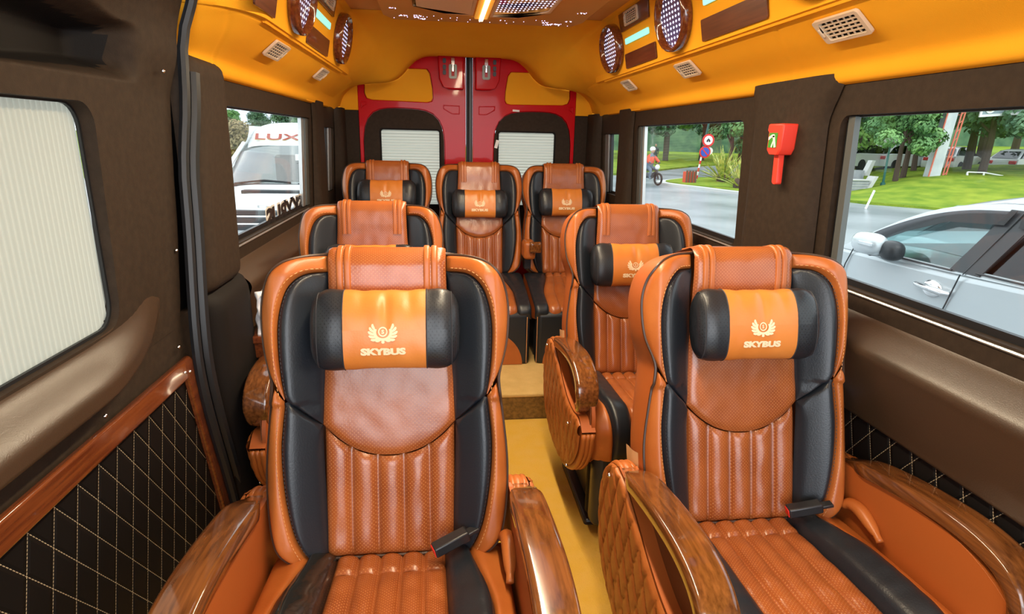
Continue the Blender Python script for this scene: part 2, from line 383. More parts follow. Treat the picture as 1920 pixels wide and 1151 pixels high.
lp = [(.862, .925), (.848, .920), (.840, .910), (.815, .889), (.792, .868), (.783, .856), (.781, .842), (.788, .82), (.815, .73), (.829, .685), (.836, .665), (.858, .655)]
struct(sweep_y(lp, -.6, 3.97, 4, 60).build('trim_4', ledge_m, ang=0), 'padded brown fabric ledge below the right windows', 'trim')
struct(sweep_y(lp, 1.88, 3.97, 4, 60, -1).build('trim_5', ledge_m, ang=0), 'padded brown fabric ledge below the left windows', 'trim')
m = MB(); m.box(.848, .86, -.6, 3.97, 0, .665); m.box(.864, .880, -.6, 3.97, 0, .93); struct(m.build('trim_6', quilt_m, smooth=False), 'black quilted lower wall lining with cream diamond stitching on the right', 'trim')
m = MB(); m.box(-.86, -.848, 1.48, 3.97, -.02, .665); m.box(-.885, -.866, 1.44, 3.97, -.02, .93); m.box(-.885, -.866, 1.44, 1.80, .93, 1.80); struct(m.build('trim_7', cloth_bk, smooth=False), 'plain black lower wall lining on the left', 'trim')

# right pillar cover between the two big windows
def pillar_cover(s, y0, y1, z0, z1, x_in, flare0, flare1, name, mat, label):
    """rounded cover whose sides flare out towards the top"""
    def fn(u, v):
        z = z0+(z1-z0)*v; a = y0-flare0*sstep(.80, 1, v); b = y1+flare1*sstep(.8, 1, v)
        e = min(1, 4.2*min(u, 1-u)); x = wx(min(1.47, max(z, .9)), 1)-.004-(wx(min(1.47, max(z, .9)), 1)-x_in(z))*math.sqrt(max(0, 1-(1-e)**2))
        return (s*x, a+(b-a)*u, z)
    m = MB(); m.grid(fn, 32, 24); return struct(m.build(name, mat, ang=0), label, 'trim')
pillar_cover(1, 1.50, 1.86, .86, 1.485, lambda z: .79, .05, .03, 'trim_8', cloth, 'padded dark fabric pillar between the two large right windows')
pillar_cover(-1, 3.17, 3.40, .86, 1.475, lambda z: .80, .02, .02, 'trim_9', cloth, 'slim dark fabric pillar between the left windows')
pillar_cover(1, 3.12, 3.34, .86, 1.475, lambda z: .80, .02, .02, 'trim_10', cloth, 'slim dark fabric pillar between the rear right windows')
pillar_cover(1, 3.76, 3.99, .5, 1.47, lambda z: .775, .02, .0, 'trim_11', cloth, 'dark fabric corner post beside the right rear door')
pillar_cover(-1, 3.82, 3.99, .5, 1.47, lambda z: .775, .02, .0, 'trim_12', cloth, 'dark fabric corner post beside the left rear door')
# front-left pillar beside the sliding door: two stacked dark covers
def pcov(y0, y1, z0, z1, slant, xin, name, mat, label):
    def fn(u, v):
        w = 1-v; e = min(1, 3.6*min(u*1.3, 1-u)); e2 = min(1, 14*min(v+.0, 1.0-v)+.0)
        return (-(.838-(.838-xin)*math.sqrt(max(0, 1-(1-e)**2))*math.sqrt(max(0, 1-(1-e2)**2))), y0+(y1-y0)*u+slant*w*w, z0+(z1-z0)*v)
    m = MB(); m.grid(fn, 28, 40); struct(m.build(name, mat, ang=0), label, 'trim')
pcov(1.605, 1.90, .885, 1.505, -.03, .785, 'trim_13', cloth, 'tall dark pillar cover beside the sliding door seal')
pcov(1.575, 1.91, -.02, .905, .10, .775, 'trim_14', cloth_bk, 'dark lower pillar cover behind the sliding door')

# sliding door
d = struct(empty('door_1'), 'dark sliding side door with a pleated shade and quilted lower panel', 'door')
D0, D1, D2, D3 = -.25, 1.24, .925, 1.372
def doorx(y, z):
    lump = .085*sstep(1.52, 1.68, z)*(.35+.65*sstep(1.46, 1.20, y)) + .02*sstep(1.36, 1.50, y)*sstep(1.38, 1.5, z)
    return -(.842-(z-.93)*.03) + lump - .11*dent_k(y, z)
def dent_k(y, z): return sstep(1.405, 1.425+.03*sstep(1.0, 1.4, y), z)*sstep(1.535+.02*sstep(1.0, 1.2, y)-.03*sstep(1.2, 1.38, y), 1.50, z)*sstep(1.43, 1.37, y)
def edge_y(z): return 1.55+.06*sstep(1.1, 1.7, z)-.05*sstep(1.15, .72, z)+.14*sstep(.75, .0, z)
m = MB()
zz_ = lambda v: D3+(2.0-D3)*(v*.42 if v < .75 else .315+(v-.75)*2.74)
yy_ = lambda u, z: (-.6+1.4*u/.2) if u < .2 else (.8+(edge_y(z)-.8)*(u-.2)/.8)
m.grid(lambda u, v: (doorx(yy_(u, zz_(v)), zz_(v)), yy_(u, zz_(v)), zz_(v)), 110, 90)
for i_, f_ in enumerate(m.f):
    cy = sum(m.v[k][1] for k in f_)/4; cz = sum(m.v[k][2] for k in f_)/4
    if dent_k(cy, cz) > .5: m.mi[i_] = 1  # recess faces coloured black, putting its deep shade into the material
m.plate([(-.6, .84), (D1+.0, .84), (D1, .84), (1.50, .84), (edge_y(.9), .9), (edge_y(1.1), 1.1), (edge_y(1.2), 1.2), (edge_y(1.3), 1.3), (edge_y(D3), D3), (-.6, D3)],
        [rrect(D0, D1, D2, D3-.012, [.045, .03, .03, .05])], -.03, lambda a, b, dd: Vector((-(.842-(b-.93)*.03)+dd, a, b)))
m.box(-.875, -.846, -.6, 1.62, -.02, .86)
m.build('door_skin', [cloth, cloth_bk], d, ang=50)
m = MB(); m.plate(rrect(D0-.02, D1+.02, D2-.02, D3+.01, .05), [rrect(D0+.004, D1-.006, D2+.006, D3-.016, [.04, .03, .03, .045])], .006, lambda a, b, dd: Vector((-.856-dd, a, b))); m.build('window_seal', rubber, d, smooth=False)
m = MB(); m.plate(rrect(D0-.02, D1+.02, D2-.02, D3+.01, .05), [], .004, lambda a, b, dd: Vector((-.885-dd, a, b))); m.build('pane', glass, d, smooth=False)
m = MB(); n_ = 214
m.grid(lambda u, v: (-.866+.003*math.sin(u*n_*PI), D0+(D1-D0)*u, D2+(D3-D2)*v), 856, 1); m.build('shade', blind_v, d, ang=0, weld=False)
# ledge swept below the window and curling up at its rear corner
path = spline([(-.6, .872), (.9, .868), (1.18, .872), (1.29, .888), (1.345, .918), (1.38, .96), (1.395, 1.0)], 70)
m = MB()
def lw(u, v):
    i = min(69, int(u*70)); t = u*70-i; c = path[i].lerp(path[min(70, i+1)], t); dd = (path[min(70, i+1)]-path[i]).normalized() if i < 70 else Vector((0, 1, 0))
    nrm = Vector((-dd.y, dd.x)); k = (1-sstep(.80, .995, u)); w = .056; a = 1-2*v   # a=1 upper edge
    prof = sstep(1, -.2, a)*sstep(-1, -.6, a)
    return (-.843+.052*k*prof, c.x+nrm.x*a*w, c.y+nrm.y*a*w)
m.grid(lw, 140, 24); m.build('ledge', ledge_m, d, ang=0)
m = MB(); m.plate([(-.6, 0), (1.62, 0), (1.60, .22), (1.49, .71), (-.6, .715)], [], -.012, lambda a, b, dd: Vector((-.843-dd*0, a, b)) if dd == 0 else Vector((-.838, a, b))); m.build('quilted_panel', quilt_m, d, smooth=False)
m = MB(); m.plate([(-.6, .712), (1.463, .712), (1.588, .20), (1.60, .02), (1.640, .02), (1.632, .21), (1.505, .752), (1.485, .765), (-.6, .765)], [], .016, lambda a, b, dd: Vector((-.840+dd, a, b))); m.build('wood_frame', wood_red, d, bevel=.005)
for (yy, zz) in ((1.455, .80), (1.115, .782), (.62, .78), (1.447, .735), (1.474, .727), (1.515, 1.03), (1.50, 1.44)):
    k = MB(); k.sphere((-.838+(.014 if zz < .75 else .004)+(.03 if zz > 1.4 else 0), yy, zz), .0045, nu=8, nv=6); k.build('screw', chrome, d)
# rubber seals running up the door opening
t = struct(empty('trim_15'), 'pair of black rubber door seals running up beside the sliding door', 'trim')
def sealp(o, xo): return [(-.806+xo+.012*sstep(1.2, 1.4, z)+.045*sstep(1.5, 1.68, z), edge_y(z)+o+.012*math.sin(z*5), z) for z in [i*.05 for i in range(0, 41)]]
m = MB(); m.tube(sealp(.012, -.008), .013, 8); m.build('seal', rubber, t)
m = MB(); m.tube([p for p in sealp(.047, .0) if p[2] < 1.49], .016, 8); m.build('seal', rubber, t)

# overhead ducts: padded amber lower face and console face, both sides
lower = [(.835, 1.455), (.805, 1.462), (.797, 1.475), (.792, 1.50), (.770, 1.522), (.725, 1.556), (.690, 1.585), (.668, 1.603), (.664, 1.612)]
upper = [(.668, 1.606), (.652, 1.607), (.648, 1.613), (.646, 1.63), (.630, 1.71), (.606, 1.83), (.598, 1.850), (.58, 1.858)]
def seamdip(ys, y0=None):
    def rnd(y, z): return 0 if y0 is None or y > y0+.20 else .15*(1-math.sqrt(max(0, 1-((y0+.20-y)/.20)**2)))*sstep(1.44, 1.52, z)
    return lambda y, z: rnd(y, z)+sum(.004*math.exp(-((y-a-(1.6-z)*1.1*.9)/.006)**2) for a in ys)
for s, y0, side, ys in ((1, -.6, 'right', (1.562,)), (-1, 1.63, 'left', (1.70,))):
    c = struct(empty('overhead_duct' if s > 0 else 'overhead_duct'), 'long amber suede overhead duct along the %s side above the windows' % side, 'overhead duct')
    ef = None if s > 0 else y0
    sweep_y(lower, y0, 3.60, 420, 30, s, seamdip(ys, ef)).build('lower_pad', suede, c, ang=0)
    sweep_y(upper, y0, 3.30, 300, 30, s, seamdip((), ef)).build('console_face', suede, c, ang=60)
    m = MB(); m.tube([(s*.662, y0+(.2 if s < 0 else 0), 1.606), (s*.662, 3.16, 1.606)], .006, 6); m.build('edge_roll', suede, c)
# ceiling
m = MB(); m.box(-.66, .66, -.6, 4.0, 1.858, 1.88); struct(m.build('ceiling', suede_c, smooth=False), 'tan suede headliner', 'ceiling')
# rear headliner: hangs down in two rounded corner bulges and an arch over the doors
A = spline([(0, 1.856), (.30, 1.856), (.57, 1.856), (.600, 1.846), (.612, 1.80), (.630, 1.70), (.646, 1.63), (.664, 1.608), (.725, 1.556), (.79, 1.502), (.80, 1.462)], 60)
B = spline([(0, 1.772), (.22, 1.772), (.30, 1.757), (.36, 1.715), (.41, 1.66), (.46, 1.625), (.52, 1.612), (.60, 1.605), (.70, 1.585), (.77, 1.53), (.80, 1.462)], 60)
def rh(u, v):
    x = abs(2*u-1); i = min(59, int(x*60)); t = x*60-i; a = A[i].lerp(A[i+1], t); b = B[i].lerp(B[i+1], t); sg = 1 if u >= .5 else -1
    ya = 2.98; yb = 3.66
    if v < .78:
        q = v/.78; y = ya+(yb-ya)*q; kz = q**2.0; kx = sstep(0, 1, q); P = Vector((a.x*(1-kx)+b.x*kx, a.y*(1-kz)+b.y*kz)); return (sg*P.x, y, P.y)
    q = (v-.78)/.22; r = min(1, q/.35); lift = .018*sstep(.15, 1, q); y = yb+.02*math.sin(r*PI/2)*1+(.30-.02)*q
    return (sg*b.x, y, b.y+lift-.006*math.sin(min(1, q*3)*PI))
m = MB(); m.grid(rh, 120, 60); struct(m.build('headliner_arch', suede, ang=0), 'amber padded rear headliner arching over the red doors', 'headliner')

# ------------------------------------------------------------------ rear doors
YR = 3.956
m = MB(); m.box(-.9, -.682, YR+.012, YR+.06, 0, 1.9); m.box(.682, .9, YR+.012, YR+.06, 0, 1.9); m.box(-.7, .7, YR+.05, YR+.07, 0, .3)
struct(m.build('wall_back', cloth, smooth=False), 'dark fabric wall on both sides of the rear doors', 'wall')
for s, side in ((-1, 'left'), (1, 'right')):
    m = MB(); m.box(min(s*.690, s*.86), max(s*.690, s*.86), YR-.01, YR+.02, 1.462, 1.70)
    struct(m.build('trim_%d' % (16 if s < 0 else 17), suede, bevel=.004), 'amber suede corner filler above the %s rear post' % side, 'trim')
ymap = lambda base: (lambda a, b, dd: Vector((a, base+dd, b)))
for s, side, dn in ((-1, 'left', 2), (1, 'right', 3)):
    dr = struct(empty('door_%d' % dn), 'red %s rear door with dark pad and pleated shade' % side, 'door')
    f = lambda pts: [(s*x, z) for x, z in pts]
    # metal skin with the two pad openings pressed in
    up_o = [(.262, 1.716), (.60, 1.716), (.635, 1.70), (.648, 1.66), (.652, 1.565), (.640, 1.535), (.605, 1.525), (.262, 1.520), (.236, 1.526), (.225, 1.548), (.228, 1.60), (.243, 1.69)]
    lo_o = [(p.x, p.y) for p in spline([(.157, .60), (.157, 1.20), (.162, 1.33), (.185, 1.405), (.23, 1.452), (.30, 1.475), (.42, 1.482), (.53, 1.478), (.60, 1.455), (.645, 1.40), (.665, 1.31), (.668, 1.2), (.668, .60)], 44)]
    skin = [(.022, .30), (.690, .30), (.690, 1.90), (.022, 1.90)]
    m = MB(); m.plate(f(skin), [f(up_o), f(lo_o)], .03, ymap(YR)); m.build('metal_skin', redp, dr, bevel=.007, seg=3)
    m = MB(); m.plate(f([(x, z) for x, z in skin]), [f(rrect(.17, .58, .7, 1.37, .02))], .01, ymap(YR+.028)); m.build('inner_skin', redp, dr, smooth=False)
    def shrink(pts, k):
        cx = sum(p[0] for p in pts)/len(pts); cz = sum(p[1] for p in pts)/len(pts); return [(p[0]-(k if p[0] > cx else -k), p[1]-(k if p[1] > cz else -k)) for p in pts]
    m = MB(); m.plate(f([(x*.985+.007, z) for x, z in up_o]), [], .02, ymap(YR+.008)); m.build('upper_pad', suede, dr, bevel=.005)
    glo = [(.185, .90), (.565, .90), (.565, 1.355), (.185, 1.355)]
    gl = [(x, z) for x, z in rrect(.188, .560, .88, 1.353, .016)]
    lo_i = [(.415+(x-.415)*.985, z-.004) for x, z in lo_o]
    m = MB(); m.plate(f(lo_i), [f(gl)], .016, ymap(YR+.004)); m.build('lower_pad', cloth, dr, bevel=.004)
    m = MB(); m.plate(f([(x, z) for x, z in rrect(.180, .568, .86, 1.360, .02)]), [f([(x, z) for x, z in rrect(.192, .556, .884, 1.349, .014)])], .006, ymap(YR+.003)); m.build('shade_bezel', cloth_bk, dr, smooth=False)
    m = MB(); m.grid(lambda u, v: (s*(.18+.39*u), YR+.017+.002*math.sin(v*26*2*PI), .87+.49*v), 1, 208); m.build('shade', blind_h, dr, ang=0)
    m = MB(); m.plate(f(rrect(.14, .61, .66, 1.40, .04)), [], .004, ymap(YR+.042)); m.build('pane', glass, dr, smooth=False)
    # pressed details
    m = MB(); m.plate(f([(.060, 1.505), (.165, 1.508), (.165, 1.482), (.110, 1.452), (.060, 1.452)]), [f([(.066, 1.499), (.159, 1.502), (.159, 1.485), (.108, 1.458), (.066, 1.458)])], .006, ymap(YR-.004)); m.build('pressed_rim', redp, dr, bevel=.0025)
    m = MB(); m.plate(f([(.640, 1.515), (.672, 1.515), (.676, 1.47), (.655, 1.49), (.640, 1.495)]), [f([(.646, 1.510), (.667, 1.510), (.669, 1.482), (.653, 1.495), (.646, 1.499)])], .006, ymap(YR-.004)); m.build('pressed_rim', redp, dr, bevel=.002)
    # latch housing
    m = MB(); m.plate(f([(.035, 1.90), (.20, 1.90), (.188, 1.66), (.165, 1.612), (.125, 1.598), (.035, 1.598)]), [], .045, ymap(YR-.044)); hb = m.build('latch_housing', redp, dr, bevel=.014, seg=4)
    m = MB(); m.plate(f(rrect(.078, .128, 1.66, 1.745, .012)), [f(rrect(.094, .112, 1.675, 1.715, .003))], .006, ymap(YR-.050)); m.build('latch_plate', plate_m, hb, bevel=.002)
    m = MB(); m.box(min(s*.092, s*.114), max(s*.092, s*.114), YR-.062, YR-.044, 1.738, 1.78); m.box(min(s*.097, s*.109), max(s*.097, s*.109), YR-.056, YR-.047, 1.70, 1.74); m.build('latch_hook', chrome, hb, bevel=.002)
    m = MB()
    for zz in (1.762, 1.725, 1.695): m.plate(f(rrect(.145, .165, zz-.014, zz+.014, .008)), [], .012, ymap(YR-.054))
    m.build('rubber_buffer', rubber, hb, bevel=.002)
m = MB(); m.box(-.020, .020, YR-.008, YR+.03, .3, 1.9); ce = struct(m.build('trim_18', rubber, bevel=.006), 'black rubber seal where the two rear doors meet', 'trim')
m = MB(); m.tube([(-.006, YR-.012, .3), (-.006, YR-.012, 1.88)], .006, 6); m.build('bead', rubber, ce)
for (xx, zz, w, h, r) in ((.178, 1.275, .010, .026, .25), (.30, 1.484, .022, .006, .05)):
    m = MB(); M_ = Matrix.Translation((xx, YR-.006, zz)) @ Matrix.Rotation(r, 4, 'Y'); m.box(-w, w, -.001, .001, -h, h, M_)
    tag(m.build('paper_scrap', white_st, smooth=False), 'small torn white paper scrap stuck %s of the right rear door pad' % ('at the inner edge' if xx < .2 else 'on the top edge'), 'paper scrap')

# ------------------------------------------------------------------ overhead fittings
def conM(s, y, t, out=0):
    """frame on the console face: local x along the van, local y up the face, local z out of the face"""
    ey = Vector((-s*.2, 0, 1)).normalized(); ex = Vector((0, 1, 0)); ez = ex.cross(ey)*(1 if s > 0 else 1)
    ez = Vector((-s*1, 0, -.2)).normalized(); o = Vector((s*.649, y, 1.61))+ey*t+ez*out
    return Matrix(((ex.x, ey.x, ez.x, o.x), (ex.y, ey.y, ez.y, o.y), (ex.z, ey.z, ez.z, o.z), (0, 0, 0, 1)))
def lowM(s, y, t, out=0):
    ey = Vector((-s*.107, 0, .092)).normalized(); ez = Vector((-s*.092, 0, -.107)).normalized(); ex = Vector((0, 1, 0)); o = Vector((s*.725, y, 1.556))+ey*t+ez*out
    return Matrix(((ex.x, ey.x, ez.x, o.x), (ex.y, ey.y, ez.y, o.y), (ex.z, ey.z, ez.z, o.z), (0, 0, 0, 1)))
def put(mb, M):
    mb.v = [tuple(M @ Vector(p)) for p in mb.v]; return mb
pm = lambda a, b, dd: Vector((a, b, dd))
def oval_lamp(s, y, t, rx, ry, label):
    e = tag(empty('mirror_lamp'), label, 'lamp', None)
    M = conM(s, y, t); m = MB(); N = 56; pr = [(1.0, 0.001), (1.0, .020), (.965, .032), (.90, .034), (.84, .026), (.80, .010)]
    m.grid(lambda u, v: (rx*pr[int(round(v*5))][0]*math.cos(2*PI*u), ry*pr[int(round(v*5))][0]*math.sin(2*PI*u), pr[int(round(v*5))][1]), N, 5)
    put(m, M).build('wood_ring', wood_red, e, ang=60)
    m = MB(); m.grid(lambda u, v: (rx*.82*v*math.cos(2*PI*u), ry*.82*v*math.sin(2*PI*u), .013, rx*.82*v*math.cos(2*PI*u), ry*.82*v*math.sin(2*PI*u)), N, 6)
    put(m, M).build('led_mirror', led_purple, e, ang=0); return e
def plaque(s, y0, y1, t0, t1, name, mat, label, cat, th=.006):
    m = MB(); m.plate(rrect(y0, y1, t0, t1, .006, 3), [], th, pm); return tag(put(m, conM(s, 0, 0)).build(name, mat, bevel=.002), label, cat)
def vent_geo(e, M, w, h, nx=6, nz=5, mat=beige_pl):
    m = MB(); m.plate(rrect(-w/2, w/2, -h/2, h/2, .008, 3), [rrect(-w/2+.012, w/2-.020, -h/2+.008, h/2-.008, .003, 2)], .008, pm); put(m, M).build('bezel', mat, e, bevel=.002)
    m = MB(); m.box(-w/2+.010, w/2-.018, -h/2+.006, h/2-.006, -.006, .0005); put(m, M).build('cavity', dark_hole, e, smooth=False)
    m = MB(); a0, a1, b0, b1 = -w/2+.012, w/2-.020, -h/2+.008, h/2-.008
    for i in range(1, nz): z = b0+(b1-b0)*i/nz; m.box(a0, a1, z-.0016, z+.0016, .001, .006)
    for i in range(1, nx): x = a0+(a1-a0)*i/nx; m.box(x-.0011, x+.0011, b0, b1, .002, .005)
    put(m, M).build('louvre', mat, e, smooth=False)
    m = MB(); m.box(w/2-.014, w/2-.007, -.012, .012, .006, .011); put(m, M).build('thumb_wheel', mat, e, bevel=.002)
def vent_low(s, y, w, h, label):
    e = tag(empty('air_vent'), label, 'air vent', None); vent_geo(e, lowM(s, y, .022, .002), w, h); return e
def vent_up(s, y0, y1, label):
    e = tag(empty('air_vent'), label, 'air vent', None)
    m = MB(); m.plate([(y0, .165), (y1, .165), (y1+.01, .238), (y0-.01, .238)], [], .007, pm); put(m, conM(s, 0, 0)).build('wood_backing', wood_pan, e, bevel=.002)
    vent_geo(e, conM(s, (y0+y1)/2+.01, .205, .007), .17, .056); return e
oval_lamp(1, 2.905, .118, .150, .106, 'rearmost oval wood-ringed mirror lamp on the right duct')
oval_lamp(1, 2.145, .120, .135, .112, 'oval wood-ringed mirror lamp on the right duct between two wood panels')
oval_lamp(1, 1.35, .128, .135, .112, 'oval mirror lamp on the right duct nearest the front, only its rim showing')
oval_lamp(-1, 2.93, .118, .150, .106, 'rearmost oval wood-ringed mirror lamp on the left duct')
oval_lamp(-1, 2.12, .120, .135, .112, 'front oval wood-ringed mirror lamp on the left duct')
plaque(1, 2.36, 2.74, .012, .072, 'wood_panel', wood_pan, 'small dark wood plaque between the two rear lamps on the right duct', 'wood panel')
plaque(1, 1.555, 1.945, .010, .074, 'wood_panel', wood_pan, 'wide dark wood plaque on the right duct nearest the front', 'wood panel')
plaque(-1, 2.29, 2.68, .008, .072, 'wood_panel', wood_pan, 'small dark wood plaque between the two lamps on the left duct', 'wood panel')
plaque(-1, 1.68, 1.87, .010, .075, 'wood_panel', wood_pan, 'dark wood plaque in front of both lamps on the left duct', 'wood panel')
plaque(1, 2.42, 2.715, .109, .133, 'reading_light', teal_l, 'small turquoise reading light on the right duct between the two rear lamps', 'light')
plaque(1, 1.60, 1.92, .110, .134, 'reading_light', teal_l, 'turquoise reading light above the wide wood plaque on the right duct', 'light')
plaque(-1, 2.355, 2.66, .110, .135, 'reading_light', teal_l, 'turquoise reading light on the left duct between the two lamps', 'light')
vent_up(1, 2.40, 2.76, 'square vent on a wood backing, right duct, under the ceiling')
vent_up(-1, 2.39, 2.70, 'square vent on a wood backing, left duct, under the ceiling')
vent_low(1, 2.89, .13, .062, 'rearmost beige air vent on the right lower duct pad')
vent_low(1, 2.20, .15, .066, 'beige air vent on the right lower duct pad under the middle lamp')
vent_low(1, 1.34, .155, .066, 'large beige air vent on the right lower duct pad above the front window')
vent_low(-1, 2.12, .17, .064, 'nearer beige air vent on the left lower duct pad')
vent_low(-1, 2.86, .15, .062, 'farther beige air vent on the left lower duct pad')

# ceiling light panel
cp = tag(empty('ceiling_light_panel', (0, 0, 0)), 'tan eight-sided ceiling panel with two infinity mirror lamps and violet star lights', 'ceiling lamp')
down = lambda base: (lambda a, b, dd: Vector((a, b, base-dd)))
oct_o = [(-.435, .55), (-.435, 2.945), (-.40, 3.035), (.445, 3.035), (.475, 2.93), (.475, .55)]
lh = [(-.292, .9), (-.292, 2.69), (-.151, 2.823), (-.038, 2.825), (-.038, .9)]; rhh = [(.036, .9), (.036, 2.845), (.154, 2.845), (.284, 2.705), (.284, .9)]
m = MB(); m.plate(oct_o, [lh, rhh], .026, down(1.857)); m.build('panel', suede_c, cp, bevel=.006)
for pts, mt, nm in ((lh, led_dark, 'dim_mirror_lamp'), (rhh, led_ceiling, 'violet_mirror_lamp')):
    m = MB(); m.plate(pts, [], .004, down(1.852)); m.build(nm, mt, cp, smooth=False)
    cx = sum(p[0] for p in pts)/len(pts); q = [(p[0]+(.014 if p[0] < cx else -.014), p[1]+(-.012 if p[1] > 1 else .012)) for p in pts]
    m = MB(); m.plate(pts, [q], .008, down(1.832)); m.build('lamp_rim', cream, cp, bevel=.003)
m = MB(); m.box(-.030, .030, .9, 2.87, 1.818, 1.832); m.build('strip_housing', yel_hous, cp, bevel=.004)
m = MB(); m.box(-.009, .009, .9, 2.885, 1.812, 1.819); m.build('light_strip', warm_strip, cp, bevel=.002)
m = MB(); random.seed(3)
def star(x, y): m.sphere((x, y, 1.8305), .0022, nu=5, nv=4)
for (cx, cy) in ((-.345, 2.93), (-.29, 2.95), (-.265, 2.985), (-.28, 2.92), (.30, 2.95), (.335, 2.975), (.32, 3.00), (.37, 2.975), (.40, 2.90), (-.38, 2.78), (.42, 2.7)):
    for k in range(9): star(cx+random.uniform(-.018, .018), cy+random.uniform(-.012, .012))
for k in range(34): star(random.uniform(-.40, .44), random.uniform(2.90, 3.02))
m.build('star_light', star_l, cp)

# emergency hammer on the right pillar
hm = tag(empty('emergency_hammer'), 'red emergency hammer with green label on the right pillar', 'hammer')
hv = lambda x, a, b: Vector((x, 1.582+(a-1.672)*.94, 1.283+(b-1.245)*(.718 if b > 1.245 else .64)))
hp = lambda a, b, dd: hv(.788-dd, a, b)
m = MB(); m.plate([(1.672, 1.362), (1.755, 1.362), (1.758, 1.335), (1.750, 1.33), (1.750, 1.262), (1.735, 1.245), (1.688, 1.245), (1.676, 1.268)], [], .045, hp); m.build('hammer_case', redpl, hm, bevel=.007, seg=3)
m = MB(); m.plate([(1.702, 1.248), (1.728, 1.248), (1.722, 1.125), (1.716, 1.118), (1.700, 1.118), (1.697, 1.125)], [], .018, lambda a, b, dd: hv(.775-dd, a, b)); m.build('handle', redpl, hm, bevel=.004)
st = MB(); hq = lambda a, b, dd: hv(.7425-dd, a, b); st.plate([(1.696, 1.328), (1.741, 1.328), (1.741, 1.272), (1.696, 1.272)], [], .0012, hq); st = st.build('label', green_st, hm, smooth=False)
m = MB()
for pts in ([(1.741, 1.312), (1.722, 1.322), (1.712, 1.322), (1.708, 1.312), (1.724, 1.310), (1.738, 1.300), (1.741, 1.302)], [(1.720, 1.316), (1.709, 1.318), (1.697, 1.274), (1.706, 1.272)], [(1.715, 1.300), (1.712, 1.292), (1.718, 1.272), (1.724, 1.274)]):
    m.plate(pts, [], .0008, lambda a, b, dd: hv(.7412-dd, a, b))
m.build('pictogram', white_st, st, smooth=False)

# mirrored lettering stuck on the left middle window (reads from outside)
vs, fs, w, h = text_mesh('SKYBUS', .16, 0, .006, 1.05)
def deco(name, scale, xo, mat, parent):
    m = MB(); m.add([(-.8615+xo, 2.40+.62*((w/2-v.x)/w), .985+.085*(v.y/h)) for v in vs], fs); return m.build(name, mat, parent, smooth=False)
dc = tag(empty('window_lettering'), 'black SKYBUS lettering seen mirrored on the left window', 'lettering')
vsb, fsb, wb_, hb_ = text_mesh('SKYBUS', .16, 0, .016, 1.05)
m = MB(); m.add([(-.8638, 2.40+.62*((w/2-v.x)/w), .985+.085*(v.y/h)) for v in vsb], fsb); m.build('outline', white_st, dc, smooth=False)
deco('letters', 1, 0, blk_pl, dc)

# wooden cup tray with a tissue pack, left wall
tr = tag(empty('side_tray'), 'glossy wooden side tray on the left wall behind the nearest left seat', 'tray')
m = MB(); m.plate([(1.82, .675), (2.02, .675), (2.02, .700), (1.82, .700)], [], .10, lambda a, b, dd: Vector((-.79+dd, a, b))); m.plate([(1.84, .62), (2.00, .62), (2.01, .676), (1.83, .676)], [], .085, lambda a, b, dd: Vector((-.79+dd, a, b))); m.build('tray_body', wood_red, tr, bevel=.006)
m = MB()
def tis(u, v):
    a = 2*PI*u; r = .045*(1-.25*v)+.008*math.sin(5*a+9*v)+.004*math.sin(11*a); return (-.745+r*.62*math.cos(a), 1.885+r*math.sin(a), .702+.125*v+.006*math.sin(4*a))
m.grid(tis, 28, 10); m.add([(-.745, 1.885, .832)]+[tis(k/28, 1) for k in range(28)], [(0, k+1, (k+1) % 28+1) for k in range(28)])
tp = tag(m.build('tissue_pack', white_pl, ang=0), 'crumpled white plastic tissue pack standing on the wooden side tray', 'tissue pack')
m = MB(); m.grid(lambda u, v: (lambda p: (p[0]*1.0+(p[0]+.745)*.06, p[1]+(p[1]-1.885)*.06, p[2]))(tis(.70+.2*u, .1+.28*v)), 8, 4); m.build('blue_print', blue_pr, tp, ang=0)
# card holder, right wall
ch = tag(empty('card_holder'), 'small red-brown wooden holder with printed cards on the right wall', 'card holder')
m = MB(); m.plate([(1.25, .645), (1.45, .645), (1.45, .705), (1.25, .690)], [], -.030, lambda a, b, dd: Vector((.818+dd, a, b))); m.build('holder', wood_red, ch, bevel=.005)
m = MB(); m.plate([(1.262, .692), (1.43, .703), (1.43, .735), (1.262, .712)], [], .012, lambda a, b, dd: Vector((.792+dd, a, b))); tag(m.build('printed_cards', card_m, smooth=False), 'stack of colourful printed cards sitting in the wooden holder', 'cards')
k = MB(); k.sphere((.787, 1.285, .668), .006, nu=8, nv=6); k.build('screw', chrome, ch)
# ------------------------------------------------------------------ seats
S_, C_ = .17/.6574, .635/.6574
Z0 = .44
def BP(s, t, n): return Vector((s, t*S_-n*C_, Z0+t*C_+n*S_))
def Hb(s, t):
    a = abs(s); w = .052 if t > .34 else .044
    return w*sstep(.118, .208, a) - .030*sstep(.222, .262, a) - .035*sstep(.60, .68, t)*sstep(.1, .2, a)
def band(A, B, n=48, nv=10, bulge=.012, H=Hb, P=BP, mir=1, seam=-.004, endfade=.05):
    a = spline(A, n); b = spline(B, n); m = MB()
    def fn(u, v):
        i = int(round(u*n)); p = a[i].lerp(b[i], v); w = (a[i]-b[i]).length
        e = min(1, min(u, 1-u)/endfade+.0) if endfade else 1
        k = min(bulge, w*.35)*(max(0, 1-(2*v-1)**4))**.5*math.sqrt(max(0, e*(2-e)))+seam*(1-min(1, 6*min(v, 1-v)))
        q = P(mir*p.x, p.y, H(p.x, p.y)+k); return (q.x, q.y, q.z, mir*p.x, p.y)
    m.grid(fn, n, nv); return m
def merge(a, b):
    a.add(b.v, b.f, [b.uv.get(i, (0, 0)) for i in range(len(b.v))] if b.uv else None); return a
